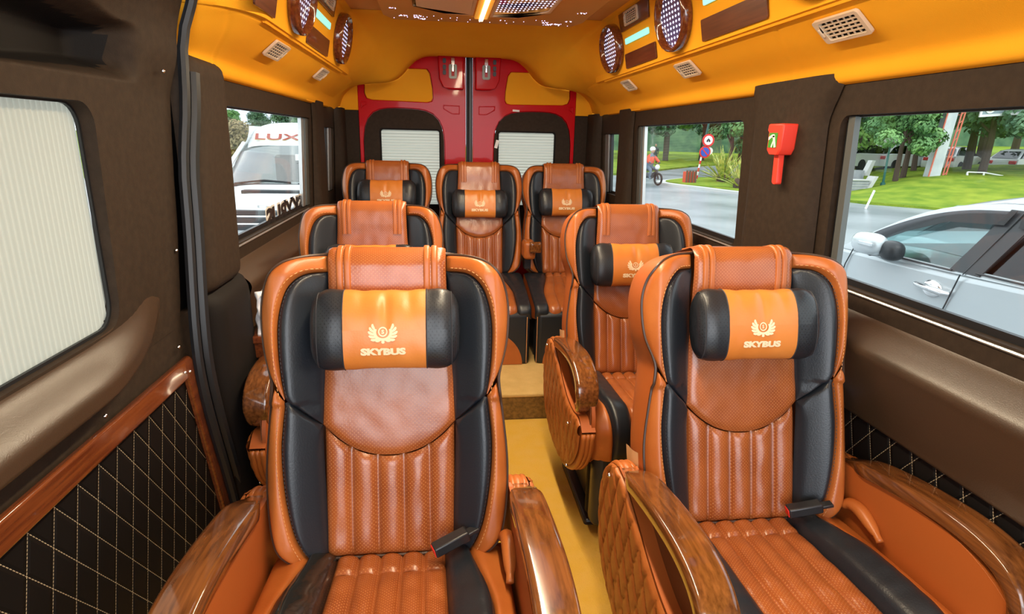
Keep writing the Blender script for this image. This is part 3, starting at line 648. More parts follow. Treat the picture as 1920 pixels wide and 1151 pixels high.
rimU_i = [(.124, .613), (.168, .606), (.196, .581), (.211, .543), (.218, .497), (.217, .44), (.212, .39), (.205, .352)]
rimU_o = [(.124, .648), (.17, .643), (.210, .628), (.237, .600), (.251, .560), (.2545, .515), (.249, .455), (.234, .403), (.206, .350)]
wing_i = [(.123, .612), (.124, .56), (.126, .50), (.129, .44), (.132, .38), (.136, .32), (.139, .291)]
wing_o = [(.124, .612), (.168, .605), (.195, .580), (.210, .543), (.217, .497), (.216, .44), (.211, .39), (.204, .351), (.176, .322), (.140, .290)]
lowR_i = [(.206, .347), (.212, .30), (.216, .24), (.211, .16), (.197, .08), (.179, .03), (.163, .006)]
lowR_o = [(.226, .374), (.240, .30), (.2495, .20), (.246, .11), (.231, .045), (.200, .012), (.165, .003)]
lowB_i = [(.140, .288), (.139, .24), (.137, .18), (.135, .12), (.133, .06), (.132, .004)]
lowB_o = [(.142, .290), (.175, .320), (.204, .346), (.211, .30), (.215, .24), (.210, .16), (.196, .08), (.178, .03), (.162, .005)]
outl = [(0, .66), (.06, .659), (.122, .650)]+rimU_o[1:8]+[(.231, .375)]+lowR_o[1:]+[(.10, .0), (0, .0)]
def curve_t(s): return .219+.070*(abs(s)/.14)**2.3

def build_back(kind, rear=False):
    """all backrest parts, returned as a list of (name, mesh object, parent name)"""
    root = empty(kind); parts = {}
    m = MB()
    OL = spline(outl, 110); full = [(p.x, p.y) for p in OL]+[(-p.x, p.y) for p in OL[::-1]][1:-1]; N = len(full)
    def hh(x, y): return Hb(x, y)+.002
    rings = []
    for (n_, k) in ((None, 1.0), (-.010, 1.012), (-.05, 1.012), (-.085, .99), (-.105, .95), (-.112, .90)):
        rings.append([BP(x*k, .33+(y-.33)*(k if y > .33 else 1), (hh(x, y) if n_ is None else n_)) for x, y in full])
    vs = [p for r in rings for p in r]; fs = []
    for r in range(5):
        for i in range(N): fs.append((r*N+i, r*N+(i+1) % N, (r+1)*N+(i+1) % N, (r+1)*N+i))
    m.add(vs, fs, [(p.y, p.z) for p in vs])
    m.add(rings[-1]+[BP(0, .33, -.118)], [(i, (i+1) % N, N) for i in range(N)], [(p.x, p.z) for p in rings[-1]]+[(0, 0)])
    sh = m.build('back_shell', leather_in, root, ang=60)
    # piping along the front edge
    m = MB(); m.tube([BP(x, y, Hb(x, y)+.001) for x, y in full[3:-3]], .0034, 6); m.build('piping', piping, sh)
    # cream lower side covers
    for g in (-1, 1):
        m = MB(); lo = [p for p in OL if p.y < .175 and p.x > .12]
        m.grid(lambda u, v: BP(g*(lo[int(round(u*(len(lo)-1)))].x*1.012+.0035*math.sin(PI*min(1, v*1.3))), lo[int(round(u*(len(lo)-1)))].y+.0, -.012-.09*v), len(lo)-1, 8)
        m.build('side_cover', cream, sh, ang=0, label='cream side cover')
    for nm, A, B, mt, bu in (('wing_rim', rimU_i, rimU_o, leather, .014), ('wing_pad', wing_i, wing_o, black, .010), ('side_rim', lowR_i, lowR_o, leather, .014), ('side_bolster', lowB_i, lowB_o, black, .014)):
        for g in (1, -1):
            band(A, B, 60, 12, bu, mir=g).build(nm, mt, sh, ang=0)
    # stitching dashes
    def dashes(curve, off, n, mat, nm):
        L = sum((Vector(curve[i+1])-Vector(curve[i])).length for i in range(len(curve)-1)); cnt = int(L/.0085); P = spline(curve, cnt*2)
        for g in (1, -1):
            m = MB()
            for i in range(1, cnt):
                a, b = P[2*i], P[2*i+1]; dd = (b-a).normalized(); nn = Vector((-dd.y, dd.x, 0))*off
                a = a+nn; b = a+dd*.0050
                pa = BP(g*a.x, a.y, Hb(a.x, a.y)+n); pb = BP(g*b.x, b.y, Hb(b.x, b.y)+n); m.tube([pa, pb], .0009, 4)
            m.build(nm, mat, sh)
    dashes(rimU_i, .0065, .0125, thread, 'stitching'); dashes(rimU_i, -.006, .0085, thread_b, 'black_stitching')
    dashes(lowR_i, .0065, .0125, thread, 'stitching'); dashes(lowR_i, -.006, .0120, thread_b, 'black_stitching')
    # centre: perforated head panel wrapping over the top
    m = MB()
    def hp_(u, v):
        w_t = lambda t: .1225+.0165*sstep(.62, .29, t)
        if v < .72:
            q = v/.72; s0 = (2*u-1); t0 = curve_t(s0*.14); t = t0+(.632-t0)*q; s = s0*w_t(t)
            e = min(1, 12*min(u, 1-u)); b = .010*math.sqrt(max(0, e*(2-e))); e2 = min(1, q*12); b *= math.sqrt(max(0, e2*(2-e2)))
            n = .004+b+.012*sstep(.5, .63, t)+.0012*noise.noise(Vector((s*30, t*30, 1)))
            p = BP(s, t, n); return (p.x, p.y, p.z, s, t)
        q = (v-.72)/.28; a = q*PI*.5; s = (2*u-1)*.1225; e = min(1, 12*min(u, 1-u)); b = .006*math.sqrt(max(0, e*(2-e)))
        if q < .5:
            a = q/.5*PI/2; t = .632+(.030+b*.5)*math.sin(a); n = .018+b-.030*(1-math.cos(a))
        else:
            t = .662+b*.5-.01*(q-.5); n = -.012+b-(q-.5)/.5*.11
        p = BP(s, t, n); return (p.x, p.y, p.z, s, .632+q*.15)
    m.grid(hp_, 40, 60); hpn = m.build('head_panel', leather_p, root, ang=0)
    # two double strap bands over the top
    for g in (1, -1):
        m = MB()
        for (c0, w) in ((.082, .0072), (.098, .0072)):
            def sp(u, v, c0=c0, w=w):
                s = g*(c0+w*(2*u-1)); e = max(0, 1-(2*u-1)**4)**.5*.0042
                if v < .6: t = .540+.092*(v/.6); n = .004+.010+.012*sstep(.5, .63, t)+e
                else:
                    q = (v-.6)/.4
                    if q < .6: a = q/.6*PI/2; t = .632+(.033+e)*math.sin(a); n = .026+e-.036*(1-math.cos(a))
                    else: t = .664+e; n = -.010-(q-.6)/.4*.09
                p = BP(s, t, n); return (p.x, p.y, p.z, s, t)
            m.grid(sp, 8, 30)
        m.build('strap_band', leather, hpn, ang=0)
    # five vertical channels
    m = MB(); ed = [-.137, -.0825, -.0275, .0275, .0825, .137]
    for i in range(5):
        s0, s1 = ed[i], ed[i+1]
        def ch_(u, v, s0=s0, s1=s1):
            s = s0+(s1-s0)*u; tt = curve_t(s)-.003; t = .0+tt*v; e = max(0, 1-(2*u-1)**2)**.5; e2 = min(1, 9*min(v, 1.02-v)); k = .019*e*math.sqrt(max(0, e2*(2-e2)))
            k += .0022*noise.noise(Vector((s*25, t*18, 3)))*e+.0016*math.sin(t*70+s0*90)*e*sstep(.5, 0, v)
            p = BP(s, t, -.008+k); return (p.x, p.y, p.z, s, t)
        m.grid(ch_, 12, 30)
    m.build('channel_panel', leather_p, root, ang=0)
    return root

def pillow_n(x, t):
    """front surface of the pillow at lateral x, height t (pillow centre frame)"""
    return None
PW, PR, PD, PT, PN = .150, .082, .044, .492, .062
def prad(x):
    a = abs(x); k = max(0, (a-.098)/(PW-.098)); return (max(0, 1-k**2.6))**(1/2.6)
def pill(x, ang):
    r = prad(x); c, s = math.cos(ang), math.sin(ang)
    rr = PR*(.97+.05*(abs(x)/.12)**2)*r**.8; dd = PD*r
    crease = .0075*math.exp(-((x-.003)/.010)**2)*sstep(-.3, .7, s)*max(0, c)+.003*math.exp(-((x+.045)/.012)**2)*sstep(.1, .8, s)+.003*math.exp(-((x-.05)/.010)**2)*sstep(0, .8, s)
    wr = .0012*noise.noise(Vector((x*40, ang*2, 5)))
    return BP(x, PT+(rr-crease*.5+wr)*math.copysign(abs(s)**.85, s), PN+(dd-crease+wr)*math.copysign(abs(c)**.85, c))
def pfront(x, t):
    s = (t-PT)/(PR*(.97+.05*(abs(x)/.12)**2)); s = max(-.99, min(.99, s)); ss = abs(s)**(1/.85)*(1 if s > 0 else -1)
    return pill(x, math.asin(ss))+BP(0, 0, .0016)-BP(0, 0, 0)
def build_pillow(root, fold=0):
    def seg(x0, x1, nx):
        m = MB()
        def fn(u, v):
            x = x0+(x1-x0)*u; a = 2*PI*v; p = pill(x, a); return (p.x, p.y, p.z, x, a*.065)
        m.grid(fn, nx, 48); return m
    pl = seg(-.082, .082, 36).build('head_pillow', leather_pad, root, ang=0)
    for g in (-1, 1):
        m = seg(g*.082, g*PW, 26); m.build('pillow_end', black_p, pl, ang=0, label='black perforated pillow end')
        m = MB(); m.tube([pill(g*.132, 2*PI*k/60)*1.0 for k in range(60)], .0016, 4, closed=True); m.tube([pill(g*.082, 2*PI*k/60) for k in range(60)], .0014, 4, closed=True); m.build('seam', thread_b, pl)
    # embroidered emblem: fan of feathers round a ringed letter
    m = MB(); cx, cy = -.003, PT-.009
    def proj(pts, fs): m.add([pfront(x, y) for x, y in pts], fs)
    c0x, c0y = cx, cy+.005
    def pol(th, r): return (c0x+r*math.sin(th), c0y-r*math.cos(th)*.92)
    inner = []
    nA = 40
    for i in range(nA+1):
        th = math.radians(-118+236*i/nA); inner += [pol(th, .0128), pol(th, .0185)]
    proj(inner, [(2*i, 2*i+1, 2*i+3, 2*i+2) for i in range(nA)])
    NF = 13
    for k in range(NF):
        t0 = math.radians(-124+248*(k+.5)/NF); hw = math.radians(248/NF/2*.86); sg = 1 if t0 > 0 else -1
        Rr = .0290 if abs(t0) > .5 else .0245; Rr *= 1-.10*max(0, abs(t0)-1.5); pts = []; n = 8
        for i in range(n+1):
            q = i/n; r = .0175+(Rr-.0175)*q; w = hw*(1 if q < .6 else math.sqrt(max(.02, 1-((q-.6)/.4)**2))); sh_ = sg*.28*q*(abs(t0) > .3)
            pts += [pol(t0+sh_-w, r), pol(t0+sh_+w, r)]
        proj(pts, [(2*i, 2*i+1, 2*i+3, 2*i+2) for i in range(n)])
    for (r0, r1) in ((.0068, .0090),):
        ring = []
        for i in range(28):
            a = 2*PI*i/28; ring += [(cx+r0*math.cos(a), cy+.006+r0*1.05*math.sin(a)), (cx+r1*math.cos(a), cy+.006+r1*1.1*math.sin(a))]
        proj(ring, [(2*i, 2*i+1, (2*i+3) % 56, (2*i+2) % 56) for i in range(28)])
    vs, fs, w, h = text_mesh('S', .011, 0, .0004, 1.0); proj([(cx+v.x, cy+.006+v.y) for v in vs], fs)
    m.build('emblem', embroid, pl, smooth=False, label='cream embroidered winged emblem')
    vs, fs, w, h = text_mesh('SKYBUS', .02, 0, .0013, 1.25); k = .088/w; m = MB()
    m.add([pfront(-.003+v.x*k, PT-.0425+v.y*.0145/h) for v in vs], fs); m.build('lettering', embroid, pl, smooth=False, label='cream embroidered SKYBUS lettering')
    return pl

def build_cushion(root, Lc=.47, glossy=False, wide=.247, rear=False):
    zc = Z0-.005
    def path(v):   # v 0..1 rear to front and down: (y,z,ny,nz)
        if rear:
            r = .03; Ls = Lc-r; tot = Ls+r*PI/2+.03; d = v*tot; zf = zc-.078; sl = lambda q: -.078*q**1.3
            if d < Ls: return (-d, zc+sl(d/Ls), 0, 1)
            if d < Ls+r*PI/2: a = (d-Ls)/r; return (-(Ls+r*math.sin(a)), zf-r*(1-math.cos(a)), -math.sin(a), math.cos(a))
            return (-(Ls+r), zf-r-(d-Ls-r*PI/2), -1, 0)
        Ls = Lc-.05; tot = Ls+.05*PI/2+.09
        d = v*tot
        if d < Ls: return (-d, zc+.022*(d/Ls), 0, 1)
        if d < Ls+.05*PI/2:
            a = (d-Ls)/.05; return (-(Ls+.05*math.sin(a)), zc+.022-.05*(1-math.cos(a)), -math.sin(a), math.cos(a))
        return (-(Ls+.05), zc+.022-.05-(d-Ls-.05*PI/2), -1, 0)
    def cb(afn0, afn1, h0, h1, bulge, nu, nv, g=1, v0=0, v1=1, pow_=4, wr=0):
        m = MB()
        def fn(u, v):
            vv = v0+(v1-v0)*u; y, z, ny, nz = path(vv); a0, a1 = afn0(vv), afn1(vv); a = a0+(a1-a0)*v
            h = h0+(h1-h0)*v; e = max(0, 1-abs(2*v-1)**pow_)**.5; ee = min(1, 10*min(u+.01, 1.01-u))
            h += min(bulge, abs(a1-a0)*.4)*e*math.sqrt(max(0, ee*(2-ee)))-.003*(1-e)
            if wr: h += wr*noise.noise(Vector((a*22, vv*16, 2)))*e
            return (g*a, y+ny*h, z+nz*h, g*a, vv*.6)
        m.grid(fn, nu, nv); return m
    ci = (lambda v: .118+.052*sstep(0, .6, v)) if rear else (lambda v: .114+.006*sstep(0, .5, v)); ca = lambda v: .166+.038*sstep(0, .4, v)-.020*sstep(.6, .9, v); co = lambda v: wide
    base = MB(); 
    bm_ = [path(k/20) for k in range(21)]
    pts = [(y, z) for y, z, _, _ in bm_]+[(-.36, zc-.16), (.03, zc-.16), (.03, zc)]
    base.plate([(a, b) for a, b in pts], [], 2*wide-.004, lambda a, b, dd: Vector((-wide+.002+dd, a, b-.004)))
    cu = base.build('seat_cushion', leather_in, root, ang=40)
    m = MB(); ed = [-1, -.6, -.2, .2, .6, 1]
    for i in range(5):
        e0, e1 = ed[i], ed[i+1]
        merge(m, cb(lambda v, e0=e0: e0*ci(v), lambda v, e1=e1: e1*ci(v), .002, .002, .013, 8, 10, v0=0, v1=.115, pow_=2))
        merge(m, cb(lambda v, e0=e0: e0*ci(v), lambda v, e1=e1: e1*ci(v), .002, .002, .013, 60, 10, v0=.115, v1=1, pow_=2, wr=.003))
    m.build('channel_panel', leather_p, cu, ang=0)
    for g in (-1, 1):
        if rear:
            cb(ci, co, .003, .004, .016, 60, 14, g, wr=.002).build('cushion_bolster', black, cu, ang=0); continue
        m = cb(ci, ca, .002, .024, .036, 60, 12, g, wr=.002)
        m.build('cushion_bolster', black_gl if (glossy and g < 0) else black, cu, ang=0)
        m = cb(ca, co, .024, .000, .014, 60, 12, g); m.build('cushion_rim', black if rear else leather, cu, ang=0)
        # stitching
        m = MB()
        for k in range(6, 52):
            v = k/60; y, z, ny, nz = path(v); y2, z2, _, _ = path(v+.008); a = ca(v); h = .026
            m.tube([(g*(a+.006), y+ny*h, z+nz*h), (g*(a+.006), y2+ny*h, z2+nz*h)], .0009, 4)
        m.build('stitching', thread, cu)
    return cu

def arm_poly(): return [(-.055, .578), (-.10, .555), (-.145, .50), (-.165, .42), (-.15, .32), (-.10, .25), (0, .205), (.12, .19), (.25, .205), (.37, .26), (.455, .35), (.485, .45), (.465, .53), (.41, .575), (.32, .600), (.20, .598), (.08, .582)]
def build_arm(root, g):
    """side arm: padded body, quilted outer face, curved wooden top"""
    x0, x1 = .256, .300
    front = [(-.10, .25), (0, .205), (.12, .19), (.25, .205), (.37, .26), (.455, .35), (.480, .44)]
    conc = [(.470, .478), (.43, .482), (.36, .466), (.28, .468), (.20, .490), (.12, .526), (.04, .560), (-.02, .574)]
    out_ = [(-.055, .578), (-.10, .555), (-.145, .50), (-.165, .42), (-.15, .32)]+front+conc
    lo_b = spline([(-.050, .574)]+[(-.10, .555), (-.145, .50), (-.165, .42), (-.15, .32)]+front, 60); hi_b = spline([(-.045, .576), (.02, .566), (.10, .536), (.18, .499), (.27, .470), (.36, .465), (.43, .478), (.482, .448)], 60)
    m = MB(); ed_ = .010
    def bodyf(u, v):
        i = int(round(u*60)); a, b = lo_b[i], hi_b[i]
        k = v*4
        if k < 1: p = a; x = x0+(x1-x0)*(1-k)
        elif k < 2: p = a.lerp(b, k-1); x = x0
        elif k < 3: p = b; x = x0+(x1-x0)*(k-2)
        else: p = b.lerp(a, k-3); x = x1
        return (g*x, -p.x, p.y)
    m.grid(bodyf, 60, 16); ar = m.build('armrest', leather_in, root, ang=40)
    full = [(p.x, p.y) for p in spline([(-.05, .572), (-.10, .545), (-.14, .49), (-.158, .42), (-.143, .325), (-.10, .258), (0, .214), (.12, .200), (.25, .214), (.362, .27), (.445, .358), (.468, .44), (.462, .50), (.42, .56), (.32, .600), (.20, .600), (.08, .586), (-.05, .572)], 60)][:-1]
    m = MB(); m.plate([(-a, b) for a, b in full], [], .012, lambda a, b, dd: Vector((g*(x0-.001+dd), a, b))); m.build('inner_panel', leather_in, ar, bevel=.002)
    full = [(-.03, .52), (.08, .46), (.22, .41), (.36, .40), (.45, .42), (.462, .46), (.455, .52), (.40, .572), (.31, .602), (.20, .602), (.08, .586), (.0, .574)]
    m = MB(); m.plate([(-a, b) for a, b in full], [], .003, lambda a, b, dd: Vector((g*(x0+.0122+dd), a, b))); m.build('inset_panel', leather_dk, ar, smooth=False)
    lo = [(-.050, .574), (-.10, .553), (-.143, .50), (-.162, .42), (-.148, .325), (-.10, .256), (0, .212), (.12, .198), (.25, .213), (.362, .266), (.445, .354), (.468, .43)]
    hi = [(-.045, .574), (.02, .564), (.10, .534), (.18, .497), (.27, .468), (.36, .463), (.43, .475), (.466, .465)]
    m = MB(); A = spline(lo, 90); B = spline(hi, 90)
    def qf(u, v):
        i = int(round(u*90)); p = A[i].lerp(B[i], v); w = (A[i]-B[i]).length
        a = (p.x-.33*p.y+.02)/.060; b = (p.x+.75*p.y)/.075
        q = min(1, 2.2*min(abs(math.sin(PI*a)), abs(math.sin(PI*b))))**.6; e = min(1, 14*min(v, 1-v)*w/.3)
        d_ = .003+(.006*q+.004)*math.sqrt(max(0, min(1, e)*(2-min(1, e))))
        return (g*(x1+d_), -p.x, p.y, p.x, p.y)
    m.grid(qf, 90, 60); m.build('quilted_side', leather_arm, ar, ang=0)
    # edge roll: three stitched rolls round the rim
    m = MB()
    for k in range(3): m.tube([(g*(x0+.010+.013*k), -a, b) for a, b in [(p.x, p.y) for p in spline([(-.03, .566), (-.055, .570), (-.10, .552), (-.145, .50), (-.165, .42), (-.15, .32)]+front, 60)]], .0085, 8)
    m.sphere((g*(x0+.022), .050, .540), .026, .055, .040)
    m.build('edge_roll', leather, ar, ang=0)
    # wooden top, hooked at the front
    tp = spline([(-.035, .572), (.03, .590), (.12, .609), (.22, .623), (.31, .628), (.38, .618), (.425, .592), (.442, .552), (.430, .515), (.405, .498)], 60)
    m = MB(); N = 60
    sec = rrect(-.5, .5, -.5, .5, .15, 3); K = len(sec); vs = []
    for i in range(N+1):
        a = tp[max(0, i-1)]; b = tp[min(N, i+1)]; d_ = (b-a).normalized(); nn = Vector((-d_.y, d_.x)); q = i/N
        wdt = .070*(.45+.55*sstep(0, .18, q))*(1-.25*sstep(.85, 1, q)); th = .034*(.35+.65*sstep(0, .15, q))
        for (sx, sy) in sec: vs.append((g*(.281+sx*wdt), -(tp[i].x+nn.x*(sy*th)), tp[i].y+nn.y*(sy*th)))
    fs = [(i*K+k, i*K+(k+1) % K, (i+1)*K+(k+1) % K, (i+1)*K+k) for i in range(N) for k in range(K)]+[tuple(range(K)), tuple(range(N*K, (N+1)*K))]
    m.add(vs, fs); m.build('wooden_top', wood_arm, ar, ang=50)
    for (a, b) in ((-.06, .545), (.36, .42), (.37, .27)):
        k = MB(); k.sphere((g*(x1+.018), -a, b), .0055, nu=8, nv=6); k.build('stud', chrome, ar)
    return ar
def build_base(root, rear=False):
    m = MB()
    if not rear:
        m.box(-.20, .20, -.30, .02, .03, .285); m.box(-.235, -.17, -.34, .06, 0, .03); m.box(.17, .235, -.34, .06, 0, .03)
    else:
        m.box(-.23, .23, -.33, .06, 0.03, .285)
    return m.build('seat_base', blk_pl, root, bevel=.01)
def build_leg(root, rear=False, Lc=.415):
    y1 = -(Lc-.035)+.0; 
    if rear:
        m = MB(); m.box(-.240, .240, y1-.055, y1+.02, .035, .335); lg = m.build('leg_rest', black, root, bevel=.028, seg=4)
        m = MB(); N = 30; m.plate([(.20*math.cos(PI*k/N), .045+.19*math.sin(PI*k/N)) for k in range(N+1)], [], .006, lambda a, b, dd: Vector((a, y1-.054-dd, b))); m.build('tan_inset', leather, lg, bevel=.003, label='tan leather arch on the leg rest')
        m = MB(); m.tube([(-.235, y1-.0545, .05), (-.235, y1-.0545, .31)], .002, 5); m.tube([(.222, y1-.0545, .05), (.222, y1-.0545, .31)], .002, 5); m.build('seam', thread, lg)
    else:
        m = MB(); m.box(-.238, .238, y1-.055, y1+.02, .060, .345); lg = m.build('leg_rest', black, root, bevel=.028, seg=4)
        m = MB(); m.box(-.236, .236, y1+.022, y1+.06, .06, .30); m.build('leg_rest_mount', cloth_bk, lg, bevel=.015, seg=3)
def build_belt(root, ang=.3):
    m = MB(); M = Matrix.Translation((.125, -.045, Z0+.058)) @ Matrix.Rotation(-ang, 4, 'Z') @ Matrix.Rotation(-.25, 4, 'Y')
    m.box(-.038, .040, -.014, .014, -.012, .012, M); b = m.build('buckle', blk_pl, root, bevel=.004, seg=3)
    m = MB(); m.box(-.0395, -.036, -.011, .011, -.009, .009, M); m.build('release_button', red_btn, b, bevel=.001, label='red release button')
    m = MB(); m.box(.03, .065, -.010, .010, -.004, .004, M); m.build('buckle_stem', blk_pl, b, bevel=.002)
def build_lever(root):
    m = MB(); P = spline([(.236, -.03, .492), (.243, -.045, .505), (.244, -.08, .507), (.241, -.13, .492), (.238, -.155, .482)], 16)
    m.tube(P, [.008+.008*math.sin(PI*min(1, k/16*1.05+.1))**.6 for k in range(17)], 12, flat=.9); m.build('recline_lever', leather, root, ang=0)

def make_seat(kind, belt=True, glossy=False):
    rear = kind == 'rear'
    r = build_back('captain_seat'); build_pillow(r); Lc = .45 if rear else .415
    build_cushion(r, Lc, glossy, rear=rear); build_base(r, rear); build_leg(r, rear, Lc)
    if not rear:
        build_arm(r, 1); build_arm(r, -1); build_lever(r)
    if belt: build_belt(r, -.35 if glossy else .15)
    return r
G = 'tan and black leather captain seats'
fl = make_seat('front', glossy=True); fl.location = (-.302, 1.10, 0)
tag(fl, 'nearest tan and black leather seat on the left of the aisle', 'seat', G)
fr = make_seat('front'); fr.location = (.525, 1.155, -.008)
tag(fr, 'nearest tan and black leather seat on the right, beside the large window', 'seat', G)
ml = copy_tree(fr); ml.location = (-.437, 2.055, 0); tag(ml, 'second seat on the left, mostly hidden behind the nearest left seat', 'seat', G)
mr = copy_tree(fr); mr.location = (.538, 2.09, -.008); tag(mr, 'second seat on the right, between the nearest right seat and the back row', 'seat', G)
rc = make_seat('rear', belt=False); rc.location = (.040, 3.43, .092); tag(rc, 'middle seat of the back row in front of the door seam', 'seat', G)
rr = copy_tree(rc); rr.location = (.552, 3.43, .092); tag(rr, 'right-hand seat of the back row', 'seat', G)
rl = copy_tree(rc); rl.location = (-.493, 3.43, .092); tag(rl, 'left-hand seat of the back row', 'seat', G)
def pillow_shift(seat, d, k=1.0):
    for ch in seat.children:
        if ch.name.startswith('head_pillow'): ch.location = BP(0, -d, 0)-BP(0, 0, 0); ch.scale = (k, 1, 1)
for st_, d_, k_ in ((fr, .012, 1.0), (mr, .068, 1.10), (ml, .075, 1.10), (rc, .085, 1.10), (rr, .072, 1.10), (rl, .035, 1.12)): pillow_shift(st_, d_, k_)
# folding armrest between the middle and right rear seats
fa = tag(empty('folding_armrest', (.318, 3.40, .70)), 'short raised armrest with wooden cap between the middle and right rear seats', 'armrest')
m = MB(); m.box(-.035, .035, -.10, .03, -.06, .045); m.build('arm_pad', leather, fa, bevel=.02, seg=4)
m = MB(); m.box(-.008, .062, -.135, -.095, -.015, .05); m.build('wooden_cap', wood_arm, fa, bevel=.014, seg=4)
m = MB(); m.box(-.02, .02, -.02, .04, -.13, -.05); m.build('arm_bracket', blk_pl, fa, bevel=.005)
# ------------------------------------------------------------------ outside
GZ = -.75
asphalt = mk('wet_asphalt', (.20, .225, .245), .30, spec=.6, bump=(3, .25, .02), var=(.35, (.40, .43, .46), .35, .65))
grassm = mk('park_grass', (.16, .27, .03), .9, spec=.1, bump=(30, 1, .05), var=(1.2, (.34, .42, .05), .35, .7))
kerbm = mk('pale_kerb_stone', (.55, .55, .53), .8); concrete = mk('grey_concrete', (.33, .34, .34), .85, var=(4, (.45, .45, .44), .35, .7))
bark = mk('tree_bark', (.09, .06, .045), .9); leaf1 = mk('pine_green_leaves', (.08, .20, .07), .75, var=(.8, (.20, .38, .12), .4, .65))
leaf2 = mk('dark_green_leaves', (.06, .14, .08), .75, var=(.6, (.14, .25, .13), .4, .65)); leaf3 = mk('bright_green_leaves', (.16, .33, .07), .75, var=(.8, (.34, .50, .12), .4, .65))
drym = mk('dry_bush_leaves', (.22, .17, .08), .85, var=(.8, (.34, .26, .13), .4, .65)); agm = mk('striped_agave_leaves', (.22, .33, .06), .6, var=(5, (.62, .58, .16), .4, .6))
silver = mk('silver_car_paint', (.62, .67, .69), .28, metal=.25, coat=.8); whitec = mk('white_car_paint', (.84, .86, .87), .25, coat=.8)
darkpl = mk('dark_exterior_trim', (.03, .032, .035), .4); tyre = mk('tyre_rubber', (.02, .02, .02), .8); smoke = glassm('smoked_visor', (.34, .33, .34), 1.2)
postg = mk('dark_green_post', (.01, .10, .08), .5); globe = mk('milky_lamp_globe', (.85, .85, .82), .3); redw = mk('faded_red_paint', (.72, .18, .12), .6)
towerm = mk('galvanised_grey_metal', (.50, .54, .58), .5, var=(1.5, (.62, .65, .68), .4, .6)); skinm = mk('skin', (.45, .24, .15), .6); jacket_r = mk('red_jacket_cloth', (.75, .09, .04), .8)
dcloth = mk('dark_clothes', (.03, .035, .045), .85); jeans = mk('grey_blue_jeans', (.12, .16, .22), .85); brownw = mk('weathered_brown_wood', (.16, .08, .05), .8)
sign_r = mk('sign_red', (.75, .03, .03), .4); sign_b = mk('sign_blue', (.03, .10, .55), .4); sign_w = mk('sign_white', (.9, .9, .9), .4); gold = mk('gold_lettering_paint', (.62, .42, .16), .5); maroon = mk('maroon_lettering_paint', (.40, .07, .05), .5)
lampc = mk('headlamp_lens', (.7, .75, .78), .15, coat=1); orange_l = mk('amber_lens', (.9, .35, .08), .2); red_l = mk('red_lens', (.7, .03, .02), .2)

m = MB(); m.grid(lambda u, v: (-140+300*u, -6+200*v, GZ), 4, 4); struct(m.build('ground', asphalt, smooth=False), 'wet grey asphalt road and parking area', 'ground')
def bank(name, E, Fp, n, hfn, mat, label):
    A = spline(E, n); B = spline(Fp, n); m = MB()
    m.grid(lambda u, v: (lambda p, d: (p.x, p.y, hfn(d, p)))(A[int(round(u*n))].lerp(B[int(round(u*n))], v**1.5), (B[int(round(u*n))]-A[int(round(u*n))]).length*v**1.5), n, 30)
    m.grid(lambda u, v: (A[int(round(u*n))].x, A[int(round(u*n))].y, GZ-.02+(hfn(0, A[int(round(u*n))])-GZ+.02)*v), n, 1)
    return struct(m.build(name, mat, ang=60), label, 'grass')
hA = lambda d, p: GZ+.10+.80*sstep(.5, 9, d)+.02*d*sstep(9, 20, d)+.04*noise.noise(Vector((p.x*.4, p.y*.4, 0)))
bank('grass_bank', [(34, -2), (26, 6), (19.6, 14.5), (16.65, 19.0), (15.25, 21.0), (16.5, 23.5), (21, 30), (30, 41)], [(110, -10), (110, 10), (105, 40), (100, 70), (95, 85), (85, 95), (75, 105), (62, 110)], 60, hA, grassm, 'sloping green park bank across the road on the right')
hB = lambda d, p: GZ+.12+.25*sstep(.5, 20, d)+.04*noise.noise(Vector((p.x*.3, p.y*.3, 0)))
bank('park_lawn', [(-6, 34), (10.4, 36.7), (14.0, 40.6), (24.1, 53.4), (33, 60)], [(-20, 120), (20, 130), (40, 130), (60, 120), (66, 108)], 40, hB, grassm, 'green park lawn beyond the junction')
hL = lambda d, p: GZ+.15+.02*d
bank('park_lawn', [(-40, 14), (-22, 24), (-11, 33), (-7, 45)], [(-90, 60), (-70, 80), (-50, 110), (-20, 125)], 30, hL, grassm, 'green lawn beyond the white van on the left')
isl = [(10.7, 28.9), (11.0, 27.6), (11.5, 26.3), (12.2, 23.8), (13.4, 21.6), (14.6, 21.6), (15.6, 24), (16.4, 28), (16.6, 33), (14.5, 33.6), (12, 31.4), (10.9, 30)]
m = MB(); m.plate([(p.x, p.y) for p in spline(isl+[isl[0]], 60)][:-1], [], .13, lambda a, b, dd: Vector((a, b, GZ-.01+dd))); k = struct(m.build('traffic_island', kerbm), 'kerbed traffic island with grass and spiky plants', 'island')
m = MB(); ii = [(12.6+(a-12.6)*.9+.3, 28+(b-28)*.93) for a, b in isl]; m.plate([(p.x, p.y) for p in spline(ii+[ii[0]], 60)][:-1], [], .05, lambda a, b, dd: Vector((a, b, GZ+.115+dd))); m.build('grass', grassm, k)
m = MB(); m.grid(lambda u, v: (lambda a: (60*math.cos(a)*1.9+(20 if v < 0 else 0), 62*math.sin(a)*1.9, -1+ (15+4*math.sin(a*9)+2*math.sin(a*23)+3*noise.noise(Vector((a*14, v*6, 0))))*math.sin(v*PI/2)))(.12+1.18*u), 160, 16)
struct(m.build('wooded_hill', leaf2, ang=0), 'hazy dark green wooded hillside far behind the park', 'hill')

